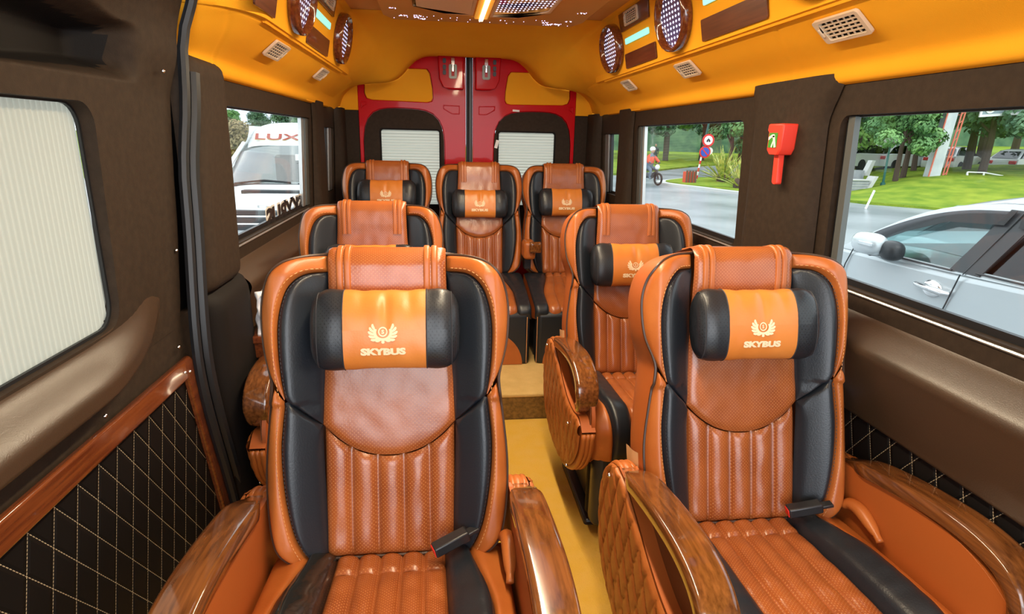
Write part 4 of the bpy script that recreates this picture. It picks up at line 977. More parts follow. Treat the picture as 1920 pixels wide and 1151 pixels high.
# trees
def crown(seed, R, H, cl, per, size, flat=.7, trunk=1.6, mat=leaf1, name='pine_tree', label='x'):
    rnd = random.Random(seed); t = empty(name); m = MB(); cs = []
    for c in range(cl):
        a = rnd.uniform(0, 2*PI); rr = R*math.sqrt(rnd.random())*.8; h = trunk+(H-trunk)*rnd.uniform(.08, .95); rr *= (1.12-.75*((h-trunk)/(H-trunk))**1.5)
        cs.append((Vector((rr*math.cos(a), rr*math.sin(a), h)), R*rnd.uniform(.28, .48)))
    for c, r in cs:
        for k in range(per):
            d = Vector((rnd.gauss(0, 1), rnd.gauss(0, 1), rnd.gauss(0, 1))).normalized(); p = c+Vector((d.x*r, d.y*r, d.z*r*flat))*rnd.uniform(.75, 1.08)
            n_ = (d+Vector((rnd.uniform(-.6, .6), rnd.uniform(-.6, .6), rnd.uniform(-.3, .7)))).normalized(); a = n_.orthogonal().normalized()*size*rnd.uniform(.6, 1.2); b = n_.cross(a).normalized()*size*rnd.uniform(.4, .8)
            m.add([p-a-b, p+a-b*.6, p+a*.6+b, p-a*.7+b], [(0, 1, 2, 3)])
    m.build('crown', mat, t, smooth=False, weld=False)
    m = MB(); b = [Vector((0, 0, -.3)), Vector((.08, .03, H*.25)), Vector((-.05, .06, H*.5)), Vector((.05, 0, H*.8))]; m.tube(b, [.20*H/7, .15*H/7, .10*H/7, .04*H/7], 8)
    for k in range(5): a = rnd.uniform(0, 2*PI); z = H*rnd.uniform(.28, .6); m.tube([(0, 0, z), (R*.5*math.cos(a), R*.5*math.sin(a), z+H*.18)], [.07*H/7, .03*H/7], 6)
    m.build('trunk', bark, t); return t
TP = [crown(1, 2.6, 7.5, 26, 330, .13, mat=leaf1, name='pine_tree'), crown(2, 3.0, 8.0, 28, 330, .14, mat=leaf2, name='dark_tree', trunk=2.0), crown(3, 2.3, 6.5, 24, 330, .12, mat=leaf3, name='bright_green_tree', trunk=1.3)]
TU = [False]*3; GT = 'park trees behind the road'
def place_tree(k, x, y, z, sc, label, rz=None, grp=GT):
    o = TP[k]
    if TU[k]: o = copy_tree(o)
    TU[k] = True; o.location = (x, y, z); o.scale = (sc,)*3; o.rotation_euler = (0, 0, rz if rz is not None else random.uniform(0, 6))
    return tag(o, label, 'tree', grp)
lab = ['pine green tree in the park seen through the right windows', 'dark green spreading tree in the park seen through the right windows', 'bright yellow-green tree in the park seen through the right windows']
spots = [(2, 22.5, 31.5, .1, 1.0), (0, 20.6, 25.4, 0, .62), (0, 21.6, 26.2, 0, .66), (2, 24.5, 29, .05, .8), (1, 25.5, 26.0, 0, .85), (1, 28.0, 29.5, .1, 1.0), (0, 29.5, 27.0, .1, .9), (2, 34.5, 31.5, .2, .95), (1, 33.0, 28.0, .1, .9), (0, 38, 34, .2, 1.2), (2, 30, 40, .2, 1.3), (0, 36, 46, .3, 1.5), (1, 42, 44, .3, 1.5), (0, 47, 42, .3, 1.4), (1, 27, 37, .2, 1.1), (0, 52, 50, .4, 1.7), (2, 44, 38, .3, 1.2), (1, 38, 39, .3, 1.3),
         (1, 22.3, 58.7, -.4, 1.3), (1, 18.5, 59.9, -.4, 1.3), (1, 27.5, 62, -.4, 1.4), (1, 33, 64, -.4, 1.4), (0, 17.0, 34.5, -.5, .75), (0, 20.5, 37.0, -.4, 1.0), (1, 24, 42, -.2, 1.15), (0, 14, 66, -.4, 1.4), (1, 38, 72, -.3, 1.7), (1, 25, 80, -.3, 1.8), (0, 32, 84, -.3, 2.0), (1, 18, 84, -.3, 2.0), (0, 45, 78, -.3, 1.9)]
for k, x, y, z, sc in spots: place_tree(k, x, y, z, sc, lab[k])
labl = ['pine green tree on the skyline behind the white van on the left', 'dark green tree on the skyline behind the white van on the left']
for k, x, y, z, sc in [(0, -31, 92, 0, .72), (1, -27, 96, 0, .60), (0, -35, 90, 0, .8), (1, -23, 95, 0, .70), (0, -20, 92, 0, .62), (1, -39, 95, 0, .8), (1, -32, 70, 0, .45), (0, -24, 75, 0, .5), (1, -16.5, 80, 0, .55)]:
    place_tree(k, x, y, z, sc, labl[k], grp='trees behind the white van')
db = crown(9, 2.4, 2.6, 26, 150, .10, trunk=.4, mat=drym, name='dry_bush'); db.location = (-12.6, 37, -.55); db.scale = (1, 1, .92); tag(db, 'large rounded brownish dry bush behind the white van', 'bush')

# agaves
def agave(seed, L):
    rnd = random.Random(seed); t = empty('agave_plant'); m = MB()
    for k in range(60):
        a = rnd.uniform(0, 2*PI); e = math.radians(rnd.uniform(18, 86)); l = L*rnd.uniform(.75, 1.05); w = .075*L/1.9*rnd.uniform(.8, 1.2); d = Vector((math.cos(a)*math.cos(e), math.sin(a)*math.cos(e), math.sin(e))); sd = d.cross(Vector((0, 0, 1))).normalized(); up_ = sd.cross(d)
        pts = []; n = 6
        for i in range(n+1):
            q = i/n; p = d*l*q+Vector((0, 0, -.18*l*q*q*math.cos(e))); ww = w*(.6+.8*q)*(1-q**3) if q < 1 else 0; pts += [p-sd*ww+up_*ww*.35, p, p+sd*ww+up_*ww*.35]
        m.add(pts, [(3*i+j, 3*i+j+1, 3*i+j+4, 3*i+j+3) for i in range(n) for j in (0, 1)])
    m.build('leaves', agm, t, smooth=False); m = MB(); m.sphere((0, 0, .15), .3, rz=.4); m.build('stump', bark, t); return t
ag = agave(4, 2.0); ag.location = (14.2, 29.4, GZ+.13); tag(ag, 'larger yellow-striped agave on the traffic island next to the road signs', 'plant')
ag2 = agave(5, 1.55); ag2.location = (13.1, 25.4, GZ+.13); tag(ag2, 'smaller agave at the right edge of the middle right window', 'plant')

# people
def person(name, joints, edges, radii, mats, parts, loc, rz, label):
    root = empty(name, loc, rz); me = bpy.data.meshes.new('body'); me.from_pydata(joints, edges, []); o = bpy.data.objects.new('body', me); COL.objects.link(o); o.parent = root
    me.materials.append(mats); md = o.modifiers.new('skin', 'SKIN'); md.use_smooth_shade = True
    for v, r in zip(me.skin_vertices[0].data, radii): v.radius = (r, r)
    me.skin_vertices[0].data[0].use_root = True
    s = o.modifiers.new('sub', 'SUBSURF'); s.levels = 1; s.render_levels = 1
    tag(root, label, 'person'); return root
# motorbike rider: seated, leaning to the bars
mbk = tag(empty('motorbike', (10.2, 29.0, GZ), math.radians(200)), 'dark motorbike on the wet road ridden by the person in the red jacket', 'motorbike')
for yy in (-.62, .62):
    m = MB(); m.grid(lambda u, v: ((.05*math.cos(2*PI*v)), yy+(.26+.05*math.sin(2*PI*v))*math.cos(2*PI*u), .31+(.26+.05*math.sin(2*PI*v))*math.sin(2*PI*u)), 24, 8); m.build('wheel', tyre, mbk, ang=0)
m = MB(); m.tube([(0, .62, .31), (0, .45, .75), (0, .38, 1.02)], [.04, .05, .04]); m.tube([(-.32, .30, 1.05), (0, .40, 1.0), (.32, .30, 1.05)], .018); m.tube([(0, .45, .62), (0, .1, .42), (0, -.25, .45), (0, -.62, .31)], [.08, .14, .14, .05]); m.build('frame', darkpl, mbk)
m = MB(); m.tube([(0, .08, .72), (0, -.25, .74), (0, -.62, .78)], [.10, .13, .08], flat=.6); m.build('saddle', blk_pl, mbk)
m = MB(); m.sphere((0, .50, .88), .13, .10, .13); m.build('front_fairing', whitec, mbk)
J = [(0, -.12, .86), (0, -.10, 1.05), (0, -.02, 1.32), (0, .02, 1.45), (0, .04, 1.56), (.19, 0, 1.36), (.28, .14, 1.16), (.30, .30, 1.07), (-.19, 0, 1.36), (-.28, .14, 1.16), (-.30, .30, 1.07), (.12, -.06, .84), (.20, .28, .72), (.18, .18, .36), (.18, .28, .30), (-.12, -.06, .84), (-.20, .28, .72), (-.18, .18, .36), (-.18, .28, .30)]
Ed = [(0, 1), (1, 2), (2, 3), (3, 4), (2, 5), (5, 6), (6, 7), (2, 8), (8, 9), (9, 10), (0, 11), (11, 12), (12, 13), (13, 14), (0, 15), (15, 16), (16, 17), (17, 18)]
ra = [.15, .15, .17, .07, .07, .08, .06, .045, .08, .06, .045, .10, .08, .055, .05, .10, .08, .055, .05]
pr = person('person', J, Ed, ra, jeans, None, (10.2, 29.0, GZ), math.radians(200), 'motorbike rider in a red jacket and white helmet, hands on the bars')
m = MB(); m.sphere((0, -.06, 1.22), .20, .17, .27, e=.9); m.tube([(.17, -.01, 1.37), (.28, .14, 1.18), (.30, .24, 1.10)], [.085, .075, .06]); m.tube([(-.17, -.01, 1.37), (-.28, .14, 1.18), (-.30, .24, 1.10)], [.085, .075, .06]); m.build('jacket', jacket_r, pr)
m = MB(); m.sphere((0, .06, 1.66), .10, .12, .13); hd = m.build('head', skinm, pr); m = MB(); m.sphere((0, .04, 1.72), .135, .15, .12); m.build('helmet', sign_w, pr)
J2 = [(0, 0, .92), (0, 0, 1.15), (0, 0, 1.40), (0, .01, 1.50), (0, .02, 1.58), (.20, 0, 1.38), (.25, .02, 1.12), (.24, .08, .88), (-.20, 0, 1.38), (-.25, .02, 1.12), (-.24, .08, .88), (.10, 0, .88), (.12, .08, .48), (.11, 0, .07), (.11, .13, .04), (-.10, 0, .88), (-.12, -.06, .48), (-.11, -.16, .09), (-.11, -.05, .04)]
pp = person('person', J2, Ed, [.15, .15, .17, .06, .06, .08, .06, .04, .08, .06, .04, .10, .08, .05, .045, .10, .08, .05, .045], dcloth, None, (19.2, 53.2, GZ+.1), 2.6, 'pedestrian in dark clothes walking on the far pavement')
m = MB(); m.sphere((0, .02, 1.68), .09, .11, .13); m.build('head', skinm, pp); m = MB(); m.sphere((0, -.01, 1.73), .10, .11, .10); m.build('hair', dcloth, pp)

# signs
sg = tag(empty('road_sign', (13.5, 31.0, GZ+.1)), 'red and white striped post with two round prohibition signs', 'road sign')
m = MB(); m.tube([(0, 0, 0), (.20, 0, 1.55)], .05); m.build('pole', sign_w, sg)
m = MB()
for k in range(4): z0 = .1+k*.38; m.tube([(.13*z0, 0, z0), (.13*(z0+.19), 0, z0+.19)], .055)
m.build('red_band', sign_r, sg)
m = MB(); m.tube([(.20, 0, 1.55), (.52, .05, 3.9)], .06); m.build('upper_pole', postg, sg)
def disc(cx, cz, r, y, mat, nm, par, th=.02):
    m = MB(); m.plate([(cx+r*math.cos(2*PI*k/28), cz+r*math.sin(2*PI*k/28)) for k in range(28)], [], th, lambda a, b, dd: Vector((a, y-dd, b))); return m.build(nm, mat, par, smooth=False)
s1 = disc(.42, 2.10, .33, -.06, sign_r, 'upper_sign', sg); disc(.42, 2.10, .235, -.082, sign_w, 'sign_face', s1, .006)
m = MB(); m.plate(rrect(.34, .50, 2.09, 2.15, .02), [], .004, lambda a, b, dd: Vector((a, -.090-dd, b))); m.plate([(.36+.05*math.cos(2*PI*k/12), 2.06+.05*math.sin(2*PI*k/12)) for k in range(12)], [], .004, lambda a, b, dd: Vector((a, -.090-dd, b))); m.plate([(.48+.05*math.cos(2*PI*k/12), 2.06+.05*math.sin(2*PI*k/12)) for k in range(12)], [], .004, lambda a, b, dd: Vector((a, -.090-dd, b))); m.plate(rrect(.39, .45, 2.14, 2.2, .02), [], .004, lambda a, b, dd: Vector((a, -.090-dd, b))); m.build('pictogram', blk_pl, s1, smooth=False)
s2 = disc(.30, 1.50, .31, -.06, sign_r, 'lower_sign', sg); disc(.30, 1.50, .235, -.082, sign_b, 'sign_face', s2, .006)
m = MB(); m.box(-.25, .25, -.094, -.089, -.03, .03, Matrix.Translation((.30, 0, 1.50)) @ Matrix.Rotation(PI/4, 4, 'Y')); m.build('slash', sign_r, s2, smooth=False)
disc(.70, 1.55, .2, .3, sign_w, 'back_disc', sg)
bn = tag(empty('crate', (12.1, 28.6, GZ+.13)), 'small brown slatted crate on the tip of the traffic island', 'crate')
m = MB()
for k in range(4): m.box(-.30+.15*k+.02, -.30+.15*k+.12, -.2, -.17, 0, .62)
m.build('slats', brownw, bn, smooth=False); m = MB(); m.box(-.28, .28, -.17, .2, 0, .55); m.build('body', jacket_r, bn, smooth=False)

# park furniture on the bank
lp_ = tag(empty('lamp_post', (19.7, 25.0, -.42)), 'dark green park lamp post with three white globes', 'lamp post')
m = MB(); m.tube([(0, 0, 0), (0, 0, .18), (0, 0, .2), (0, 0, 1.95)], [.12, .10, .055, .035], 10); m.tube([(-.18, 0, 1.88), (0, 0, 1.80), (.18, 0, 1.88)], .02); m.build('post', postg, lp_)
for (x, z) in ((-.19, 1.98), (.22, 1.98), (.02, 2.18)): m = MB(); m.sphere((x, 0, z), .135); m.build('globe', globe, lp_)
tw = tag(empty('mast', (22.15, 25.0, -.28)), 'tall leaning grey mast with red and white ladder rails', 'mast')
m = MB(); m.plate([(-.30, 0), (.30, 0), (.95, 7.6), (.52, 7.6)], [], .35, lambda a, b, dd: Vector((a, dd, b))); m.build('column', towerm, tw, bevel=.03)
m = MB(); m.box(-.42, .40, -.1, .5, -.1, .03); m.build('foot_plate', concrete, tw, bevel=.01)
m = MB(); m.tube([(-.33, -.05, .1), (.45, -.05, 7.6)], .035, 6); [m.tube([(-.33+.104*z, -.05, z), (-.25+.104*z, .0, z)], .015, 4) for z in [q*.3 for q in range(1, 24)]]; m.build('side_rail', redw, tw)
m = MB(); m.tube([(.50, .1, .2), (1.28, .1, 7.6)], .035, 6); m.tube([(.66, .1, .2), (1.44, .1, 7.6)], .035, 6)
for q in range(1, 20): z = .38*q; m.tube([(.50+.105*(z-.2), .1, z), (.66+.105*(z-.2), .1, z+.14)], .018, 4); m.tube([(.31+.07*z, .15, z), (.5+.105*(z-.2), .1, z)], .012, 4) if q % 4 == 0 else None
m.build('ladder', redw, tw)
st = tag(empty('stair_railing', (24.9, 25, -.25)), 'white metal railing around the concrete park steps', 'railing')
m = MB()
for z in (.54, .36, .18): m.tube([(-1.1, 0, z), (-.25, 0, z-.01), (1.3, 0, z-.22)], .03, 6)
for x in (-1.1, -.25, .5, 1.3): m.tube([(x, 0, -.55), (x, 0, .52 if x < 0 else .32)], .04, 6)
m.tube([(-1.1, 0, .54), (-1.45, -.6, -.35)], .03, 6); m.build('rails', sign_w, st)
m = MB()
for k in range(6): m.box(-1.0, .6, -.55+.14*k, -.2+.14*k+.3, -.75+.13*k, -.62+.13*k)
tag(m.build('steps', concrete, smooth=False), 'grey concrete park steps', 'steps').location = (24.9, 25.2, -.1)
wl_ = tag(empty('retaining_wall', (18.3, 25, GZ)), 'grey block retaining wall with white sloping coping', 'wall')
brickm = mk('grey_block_courses', (.26, .28, .30), .85, var=(3, (.38, .39, .40), .35, .7))
m = MB(); m.box(-1.6, .72, 0, .4, 0, .58); m.box(-1.6, 1.0, .8, 1.2, 0, 1.0); m.build('blocks', brickm, wl_, smooth=False)
m = MB()
for z in (.12, .24, .36, .48): m.box(-1.6, .72, -.012, .004, z-.012, z+.006)
m.build('mortar_line', kerbm, wl_, smooth=False)
m = MB(); m.box(-1.6, .75, -.04, .44, .58, .63); m.plate([(.55, .05), (.75, .05), (1.10, .78), (.95, .78)], [], .5, lambda a, b, dd: Vector((a, -.05+dd, b))); m.plate([(1.12, .75), (1.35, .75), (1.55, 1.45), (1.38, 1.45)], [], .3, lambda a, b, dd: Vector((a, .9+dd, b))); m.build('coping', kerbm, wl_, bevel=.01)
bd = tag(empty('marker_post', (14.3, 18.8, GZ)), 'short leaning white marker post at the road edge', 'post'); m = MB(); m.tube([(0, 0, 0), (.28, .1, .62)], .035, 6); m.build('post', sign_w, bd)
bb = tag(empty('street_banner', (24.9, 25, 2.75)), 'grey street banner with a white frame at the top of the front right window', 'banner')
m = MB(); m.plate([(-1.1, .0), (2.4, .28), (2.4, 1.5), (-1.02, 1.2)], [], .04, lambda a, b, dd: Vector((a, dd, b))); m.build('panel', mk('banner_grey', (.30, .37, .42), .6), bb, smooth=False)
m = MB(); m.plate([(-1.16, -.07), (2.45, .22), (2.45, 1.55), (-1.08, 1.27)], [[(-1.06, .04), (2.36, .32), (2.36, 1.45), (-.99, 1.16)]], .06, lambda a, b, dd: Vector((a, -.03+dd, b))); m.build('frame', sign_w, bb, smooth=False)
disc(-.70, .36, .26, -.02, sign_w, 'emblem_rim', bb, .01); disc(-.70, .36, .18, -.032, gold, 'emblem', bb, .006)

# cars
def simple_car(name, paint):
    t = empty(name); W = .86
    prof = [(-2.15, .28), (2.15, .28), (2.2, .55), (2.05, .74), (1.2, .92), (.95, .97), (-1.65, 1.0), (-2.1, .96), (-2.2, .6)]
    m = MB(); m.plate(prof, [], 2*W, lambda a, b, dd: Vector((-W+dd, a, b))); m.build('body', paint, t, bevel=.09, seg=3)
    m = MB()
    def gh(u, v):
        P = spline([(1.15, .93), (.45, 1.42), (-.2, 1.50), (-1.2, 1.46), (-1.95, .99)], 24); p = P[int(round(u*24))]; x = (2*v-1); inn = .80-.34*max(0, p.y-.93)
        return (x*inn, p.x, p.y-.05*abs(x)**4)
    m.grid(gh, 24, 10); m.build('roof', paint, t, ang=0)
    for s in (-1, 1):
        m = MB(); m.plate([(1.0, .97), (.45, 1.38), (-.2, 1.45), (-1.2, 1.41), (-1.75, 1.0)], [], .03, lambda a, b, dd: Vector((s*(.81-.30*(b-.93)-dd), a, b))); m.build('side_window', glass_d, t, smooth=False)
    m = MB(); m.plate([(-.66, 1.0), (.66, 1.0), (.54, 1.38), (-.54, 1.38)], [], .02, lambda a, b, dd: Vector((a, -1.93+(b-1.0)*1.35-.03-dd, b))); m.build('rear_window', glass_d, t, smooth=False)
    m = MB(); m.plate([(-.68, .97), (.68, .97), (.56, 1.38), (-.56, 1.38)], [], .02, lambda a, b, dd: Vector((a, 1.13-(b-.95)*1.45+.03+dd, b))); m.build('windscreen', glass_d, t, smooth=False)
    for s in (-1, 1):
        for y in (-1.35, 1.35): m = MB(); m.tube([(s*.72, y, .33), (s*.90, y, .33)], .33, 20); m.build('wheel', tyre, t)
        m = MB(); m.box(s*.60-.18, s*.60+.18, -2.22, -2.05, .68, .86); m.build('tail_lamp', red_l, t, bevel=.03)
        m = MB(); m.box(s*.60-.18, s*.60+.18, 2.02, 2.17, .58, .72); m.build('headlamp', lampc, t, bevel=.03)
    return t
pcar = simple_car('car', whitec); pcar.location = (6.55, 4.9, GZ); pcar.rotation_euler = (0, 0, PI); tag(pcar, 'white car parked just beyond the silver car, only its roof showing', 'car')
for (x, y, z, r) in ((24.6, 33.2, -.55+.25, -1.2), (27.2, 33.6, -.3, -1.3), (30.4, 33.0, -.42+.1, -1.1), (33.6, 31.6, -.5+.1, -1.3), (37.5, 33.5, -.3, -1.2), (30.2, 39, -.1, -1.2), (42.0, 36.5, -.1, -1.2)):
    c = copy_tree(pcar); c.location = (x, y, z+.25); c.rotation_euler = (0, 0, r); tag(c, 'white car parked under the park trees beyond the bank', 'car', 'cars parked behind the park')
c = copy_tree(pcar); c.location = (-8.2, 21, GZ); c.rotation_euler = (0, 0, PI); c.scale = (1, 1, 1); tag(c, 'white car parked behind the left side of the white van', 'car')

# silver car alongside
sv = tag(empty('silver_car'), 'silver estate car with smoked window visors parked alongside the right windows', 'car')
def sx(z): return 3.20+(.02 if z < .3 else 0)+max(0, z-.52)*.42
smap = lambda off=0: (lambda a, b, dd: Vector((sx(b)+off+dd, a, b)))
m = MB(); sl = [(.35, -.42), (5.25, -.42), (5.36, -.1), (5.28, .22), (5.05, .38), (4.62, .50), (4.11, .505), (3.46, .52), (2.95, .545), (.6, .60), (.38, .45)]
m.plate(sl, [], 1.9, lambda a, b, dd: Vector((3.2+dd, a, b))); m.build('lower_body', silver, sv, bevel=.05, seg=4)
frame = [(p.x, p.y) for p in spline([(4.62, .48), (4.42, .60), (4.15, .765), (3.85, .895), (3.5, .965), (3.1, .99), (2.2, .99), (1.2, .965), (.62, .86), (.40, .60)], 40)]+[(2.95, .53), (4.11, .49)]
fw_ = [(p.x, p.y) for p in spline([(4.36, .525), (4.22, .64), (4.02, .755), (3.76, .86), (3.5, .905), (3.31, .915)], 18)]+[(3.475, .535)]
rw_ = [(3.13, .915), (2.4, .915), (1.75, .90), (1.72, .575), (3.29, .555)]
m = MB(); m.plate(frame, [fw_, rw_], .05, smap(.0)); m.build('window_frame', silver, sv, bevel=.008)
bp_ = [(3.33, .95), (3.11, .95), (3.27, .53), (3.50, .53)]
m = MB(); m.plate(bp_, [], .012, smap(-.008)); m.build('door_pillar', darkpl, sv, smooth=False)
m = MB(); m.tube([(sx(.95)-.012, 3.225, .955), (sx(.53)-.012, 3.385, .52)], .004, 5); m.tube([(sx(.5)-.025, 3.385, .52), (3.19, 3.46, .30), (3.19, 3.52, .1), (3.19, 3.56, -.3)], .005, 5); m.tube([(3.19, 4.44, .50), (3.185, 4.50, .36), (3.185, 4.56, .1), (3.185, 4.5, -.2)], .005, 5); m.build('door_gap', darkpl, sv)
m = MB(); m.plate(fw_, [], .006, smap(.025)); m.build('front_side_glass', glass_t, sv, smooth=False)
m = MB(); m.plate(rw_, [], .006, smap(.025)); m.build('rear_side_glass', glass_d, sv, smooth=False)
for pts in ([(p.x, p.y) for p in spline([(4.42, .575), (4.2, .71), (3.9, .84), (3.6, .915), (3.27, .945)], 20)]+[(3.30, .855), (3.7, .825), (4.0, .71), (4.25, .58)], [(3.22, .95), (2.3, .95), (1.7, .93), (1.7, .86), (2.4, .86), (3.20, .85)]):
    m = MB(); m.plate(pts, [], .004, smap(-.028)); m.build('smoked_visor', smoke, sv, smooth=False)
m = MB(); m.tube([(sx(.53)-.012, y, z-.002) for y, z in ((4.35, .522), (3.9, .525), (3.475, .532))], .007, 6); m.tube([(sx(.53)-.012, y, z-.002) for y, z in ((3.29, .552), (1.72, .572))], .007, 6); m.build('belt_moulding', darkpl, sv)
def roof(u, v):
    P = spline([(3.95, .875), (3.62, .965), (3.2, 1.03), (2.4, 1.055), (1.4, 1.03), (.65, .90)], 24); p = P[int(round(u*24))]; zz = min(.99, p.y-.02); x0 = sx(zz)+.01; x1 = 8.3-x0-.05; a = 2*v-1
    return (x0+(x1-x0)*v, p.x, zz+(p.y+.04-zz)*(1-abs(a)**3.5))
m = MB(); m.grid(roof, 24, 24); m.build('roof', silver, sv, ang=0)
m = MB(); m.tube([(3.47, 3.35, 1.04), (3.46, 3.15, 1.10), (3.46, 2.4, 1.125), (3.46, 1.2, 1.09), (3.48, .95, 1.02)], [.015, .025, .025, .025, .015], 8, flat=.8); m.build('roof_rail', alu, sv)
m = MB(); m.grid(lambda u, v: (sx(.5+.45*v)+.03+(8.3-2*sx(.5+.45*v)-.06)*u, 4.62-.85*v**.9, .50+.43*v), 8, 8); m.build('windscreen', glass_t, sv, ang=0)
m = MB(); m.grid(lambda u, v: (sx(.99)-.0, 1.0+(3.6-1.0)*u, 0)[:0] or (3.26+1.78*u, 4.35-1.1*v, .56+.12*math.sin(v*PI*.5)*(1-v*.6)), 10, 8); m.build('dashboard', darkpl, sv, ang=0)
m = MB(); R = .19; m.tube([(3.78+R*math.cos(a), 3.62+.10*math.sin(a), .66+R*.85*math.sin(a)) for a in [2*PI*k/36 for k in range(36)]], .016, 8, closed=True); m.tube([(3.60, 3.62, .66), (3.78, 3.66, .63), (3.96, 3.62, .66)], .025); m.build('steering_wheel', concrete, sv)
for x in (3.75, 4.55):
    m = MB(); m.box(x-.24, x+.24, 2.75, 2.92, .30, .82); m.box(x-.12, x+.12, 2.78, 2.88, .84, .98); m.build('seat', darkpl, sv, bevel=.05, seg=3)
mi_ = MB(); mi_.sphere((3.07, 4.12, .600), .085, .15, .082, 20, 14, e=.75); mh = mi_.build('side_mirror', silver, sv)
m = MB(); m.sphere((3.12, 3.94, .575), .07, .09, .074, 16, 10, e=.8); m.tube([(3.10, 4.13, .53), (3.22, 4.2, .52)], .03); m.build('mirror_base', darkpl, mh)
m = MB(); m.box(2.980, 2.996, 3.99, 4.13, .595, .622); m.build('turn_signal', lampc, mh, bevel=.005)
hd_ = tag if 0 else None
h = MB(); h.sphere((3.195, 3.60, .372), .02, .085, .062, 20, 10); hc = h.build('handle_cup', chrome, sv); m = MB(); m.tube([(3.185, 3.735, .385), (3.155, 3.70, .385), (3.150, 3.55, .378), (3.16, 3.475, .375), (3.19, 3.455, .372)], [.014, .02, .024, .026, .02], 10, flat=.9); m.build('door_handle', chrome, sv)
for y in (1.25, 4.45):
    m = MB(); m.tube([(3.17, y, -.40), (3.42, y, -.40)], .35, 28); m.build('wheel', tyre, sv)
    m = MB(); m.tube([(4.88, y, -.40), (5.12, y, -.40)], .35, 28); m.build('wheel', tyre, sv)

# white van facing us on the left
vn = tag(empty('white_van', (-2.03, 7.45, 0)), 'white high-roof van parked nose-on behind the left windows', 'van')
sec = [  # (y, z, half width, corner)
 (-.06, -.35, .84), (-.10, -.05, .90), (-.08, .30, .93), (.0, .56, .93), (.42, .70, .92)]
m = MB()
def vf(u, v):
    P = spline([(a, b, w) for a, b, w in sec], 24); p = P[int(round(v*24))]; a = 2*u-1; e = abs(a)**5
    return (p.z*a, p.x+.42*e, p.y)
m.grid(vf, 28, 24)
m.grid(lambda u, v: (.93*(1 if v > .5 else -1), .4+5.0*u, 0)[:0] or ((-.93, .36+5.0*u, -.35+1.1*v)), 4, 4); m.grid(lambda u, v: ((.93, .36+5.0*u, -.35+1.1*v)), 4, 4)
m.build('nose', whitec, vn, ang=0)
m = MB(); m.grid(lambda u, v: ((2*u-1)*(.92-.15*v), .44+.50*v+.18*abs(2*u-1)**4, .695+.475*v), 20, 10); m.build('windscreen', glass_v, vn, ang=0)
m = MB(); m.grid(lambda u, v: ((2*u-1)*.78, .75+.9*v, .70-.05*v), 4, 4); m.build('dashboard', darkpl, vn)
for x in (-.45, .45): m = MB(); m.box(x-.2, x+.2, 2.1, 2.25, .6, 1.0); m.build('seat', concrete, vn, bevel=.04)
def vr(u, v):
    P = spline([(.93, 1.16, .78), (1.02, 1.26, .76), (1.12, 1.37, .72), (1.35, 1.44, .69), (2.2, 1.47, .69), (5.3, 1.47, .69)], 30); p = P[int(round(v*30))]; a = 2*u-1; e = abs(a)**6
    return (p.z*a*(1+.03*abs(a)), p.x+.16*e*(1-min(1, max(0, (p.x-1.3)))), p.y-.10*e)
m = MB(); m.grid(vr, 28, 30); m.grid(lambda u, v: (-(.64+.29*sstep(1.4, .68, .68+.72*v)*1), .98-.2*(1-v)*0+4.3*u, .68+.72*v), 6, 10); m.grid(lambda u, v: ((.64+.29*sstep(1.4, .68, .68+.72*v)), .98+4.3*u, .68+.72*v), 6, 10)
for s in (-1, 1): m.tube([(s*.91, .55, .68), (s*.85, .82, .95), (s*.76, 1.10, 1.18)], .028, 8)
m.build('roof', whitec, vn, ang=0)
m = MB(); m.grid(lambda u, v: (-.70+1.4*u, .43-.06*v+.02, .70-.05*v), 8, 2); m.box(-.78, .78, .40, .47, .665, .70); m.build('scuttle', darkpl, vn)
for x0 in (-.72, .05): m = MB(); m.tube([(x0, .43, .70), (x0+.35, .475, .74), (x0+.68, .455, .715)], .011, 5); m.build('wiper', darkpl, vn)
m = MB(); m.box(-.55, .6, .10, .24, .600, .645); m.build('bonnet_vent', darkpl, vn, bevel=.01)
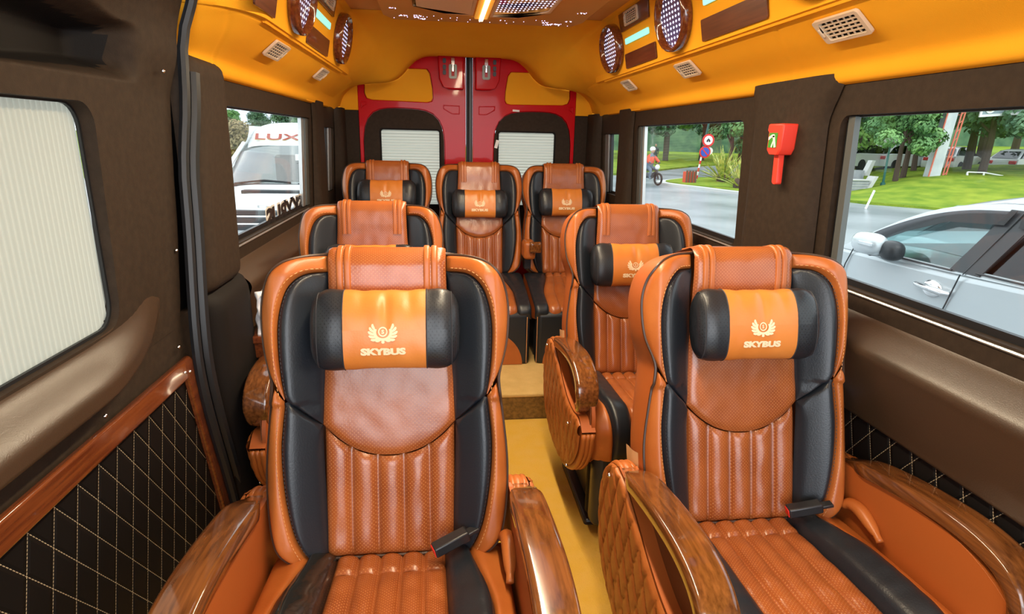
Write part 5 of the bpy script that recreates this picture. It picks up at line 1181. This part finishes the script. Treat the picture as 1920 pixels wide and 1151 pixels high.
gr = empty('grille', (0, 0, 0), parent=vn)
for k, z in enumerate((.40, .31, .22)): m = MB(); m.box(-.74+.04*k, .74-.04*k, -.125, -.03, z-.028, z+.028); m.build('grille_slot', darkpl, gr, bevel=.008)
for k, z in enumerate((.355, .265)): m = MB(); m.tube([(-.76, -.11, z), (.76, -.11, z)], .014, 6); m.build('chrome_bar', chrome, gr)
m = MB(); m.sphere((0, -.14, .30), .13, .02, .052, 20, 8); m.build('badge', chrome, vn)
for s in (-1, 1):
    m = MB(); m.plate([(s*.78, .20), (s*.905, .20), (s*.915, .56), (s*.84, .52)], [], .05, lambda a, b, dd: Vector((a, .06-dd+(.10 if abs(a) > .85 else 0), b))); m.build('headlamp', lampc, vn, bevel=.01)
    m = MB(); m.sphere((s*1.06, .50, .80), .06, .05, .13); m.tube([(s*1.05, .5, .72), (s*.9, .52, .66)], .02); m.build('side_mirror', darkpl, vn)
    m = MB(); m.tube([(s*.70, 1.0, -.42), (s*.92, 1.0, -.42)], .33, 24); m.build('wheel', tyre, vn)
m = MB(); m.box(-.90, .90, -.16, .2, -.40, .10); m.build('bumper', whitec, vn, bevel=.06, seg=3)
vs, fs, w, h = text_mesh('LUXURY', .2, 0, .003, 1.2)
def roofpt(x, z): # front of the roof
    return Vector((x, .93+(z-1.16)*.85-.012, z))
m = MB(); m.add([roofpt(v.x*1.16/w, 1.270+v.y*.075/h) for v in vs], fs); m.build('lettering', maroon, vn, smooth=False)
m = MB(); m.add([roofpt(v.x*1.17/w, 1.266+v.y*.085/h)+Vector((0, .006, 0)) for v in vs], fs); m.build('lettering_outline', gold, vn, smooth=False)  # slightly larger gold paint outline behind the maroon letters
vs, fs, w, h = text_mesh('DCAR', .2, 0, .002, 1.3)
m = MB(); m.add([Vector((-.05+v.x*.52/w, -.118, .475+v.y*.03/h)) for v in vs], fs); m.build('bonnet_lettering', alu, vn, smooth=False)
m = MB(); m.box(-.02, .24, .70, .705, .98, 1.06); m.build('paper_notice', white_st, vn, smooth=False)
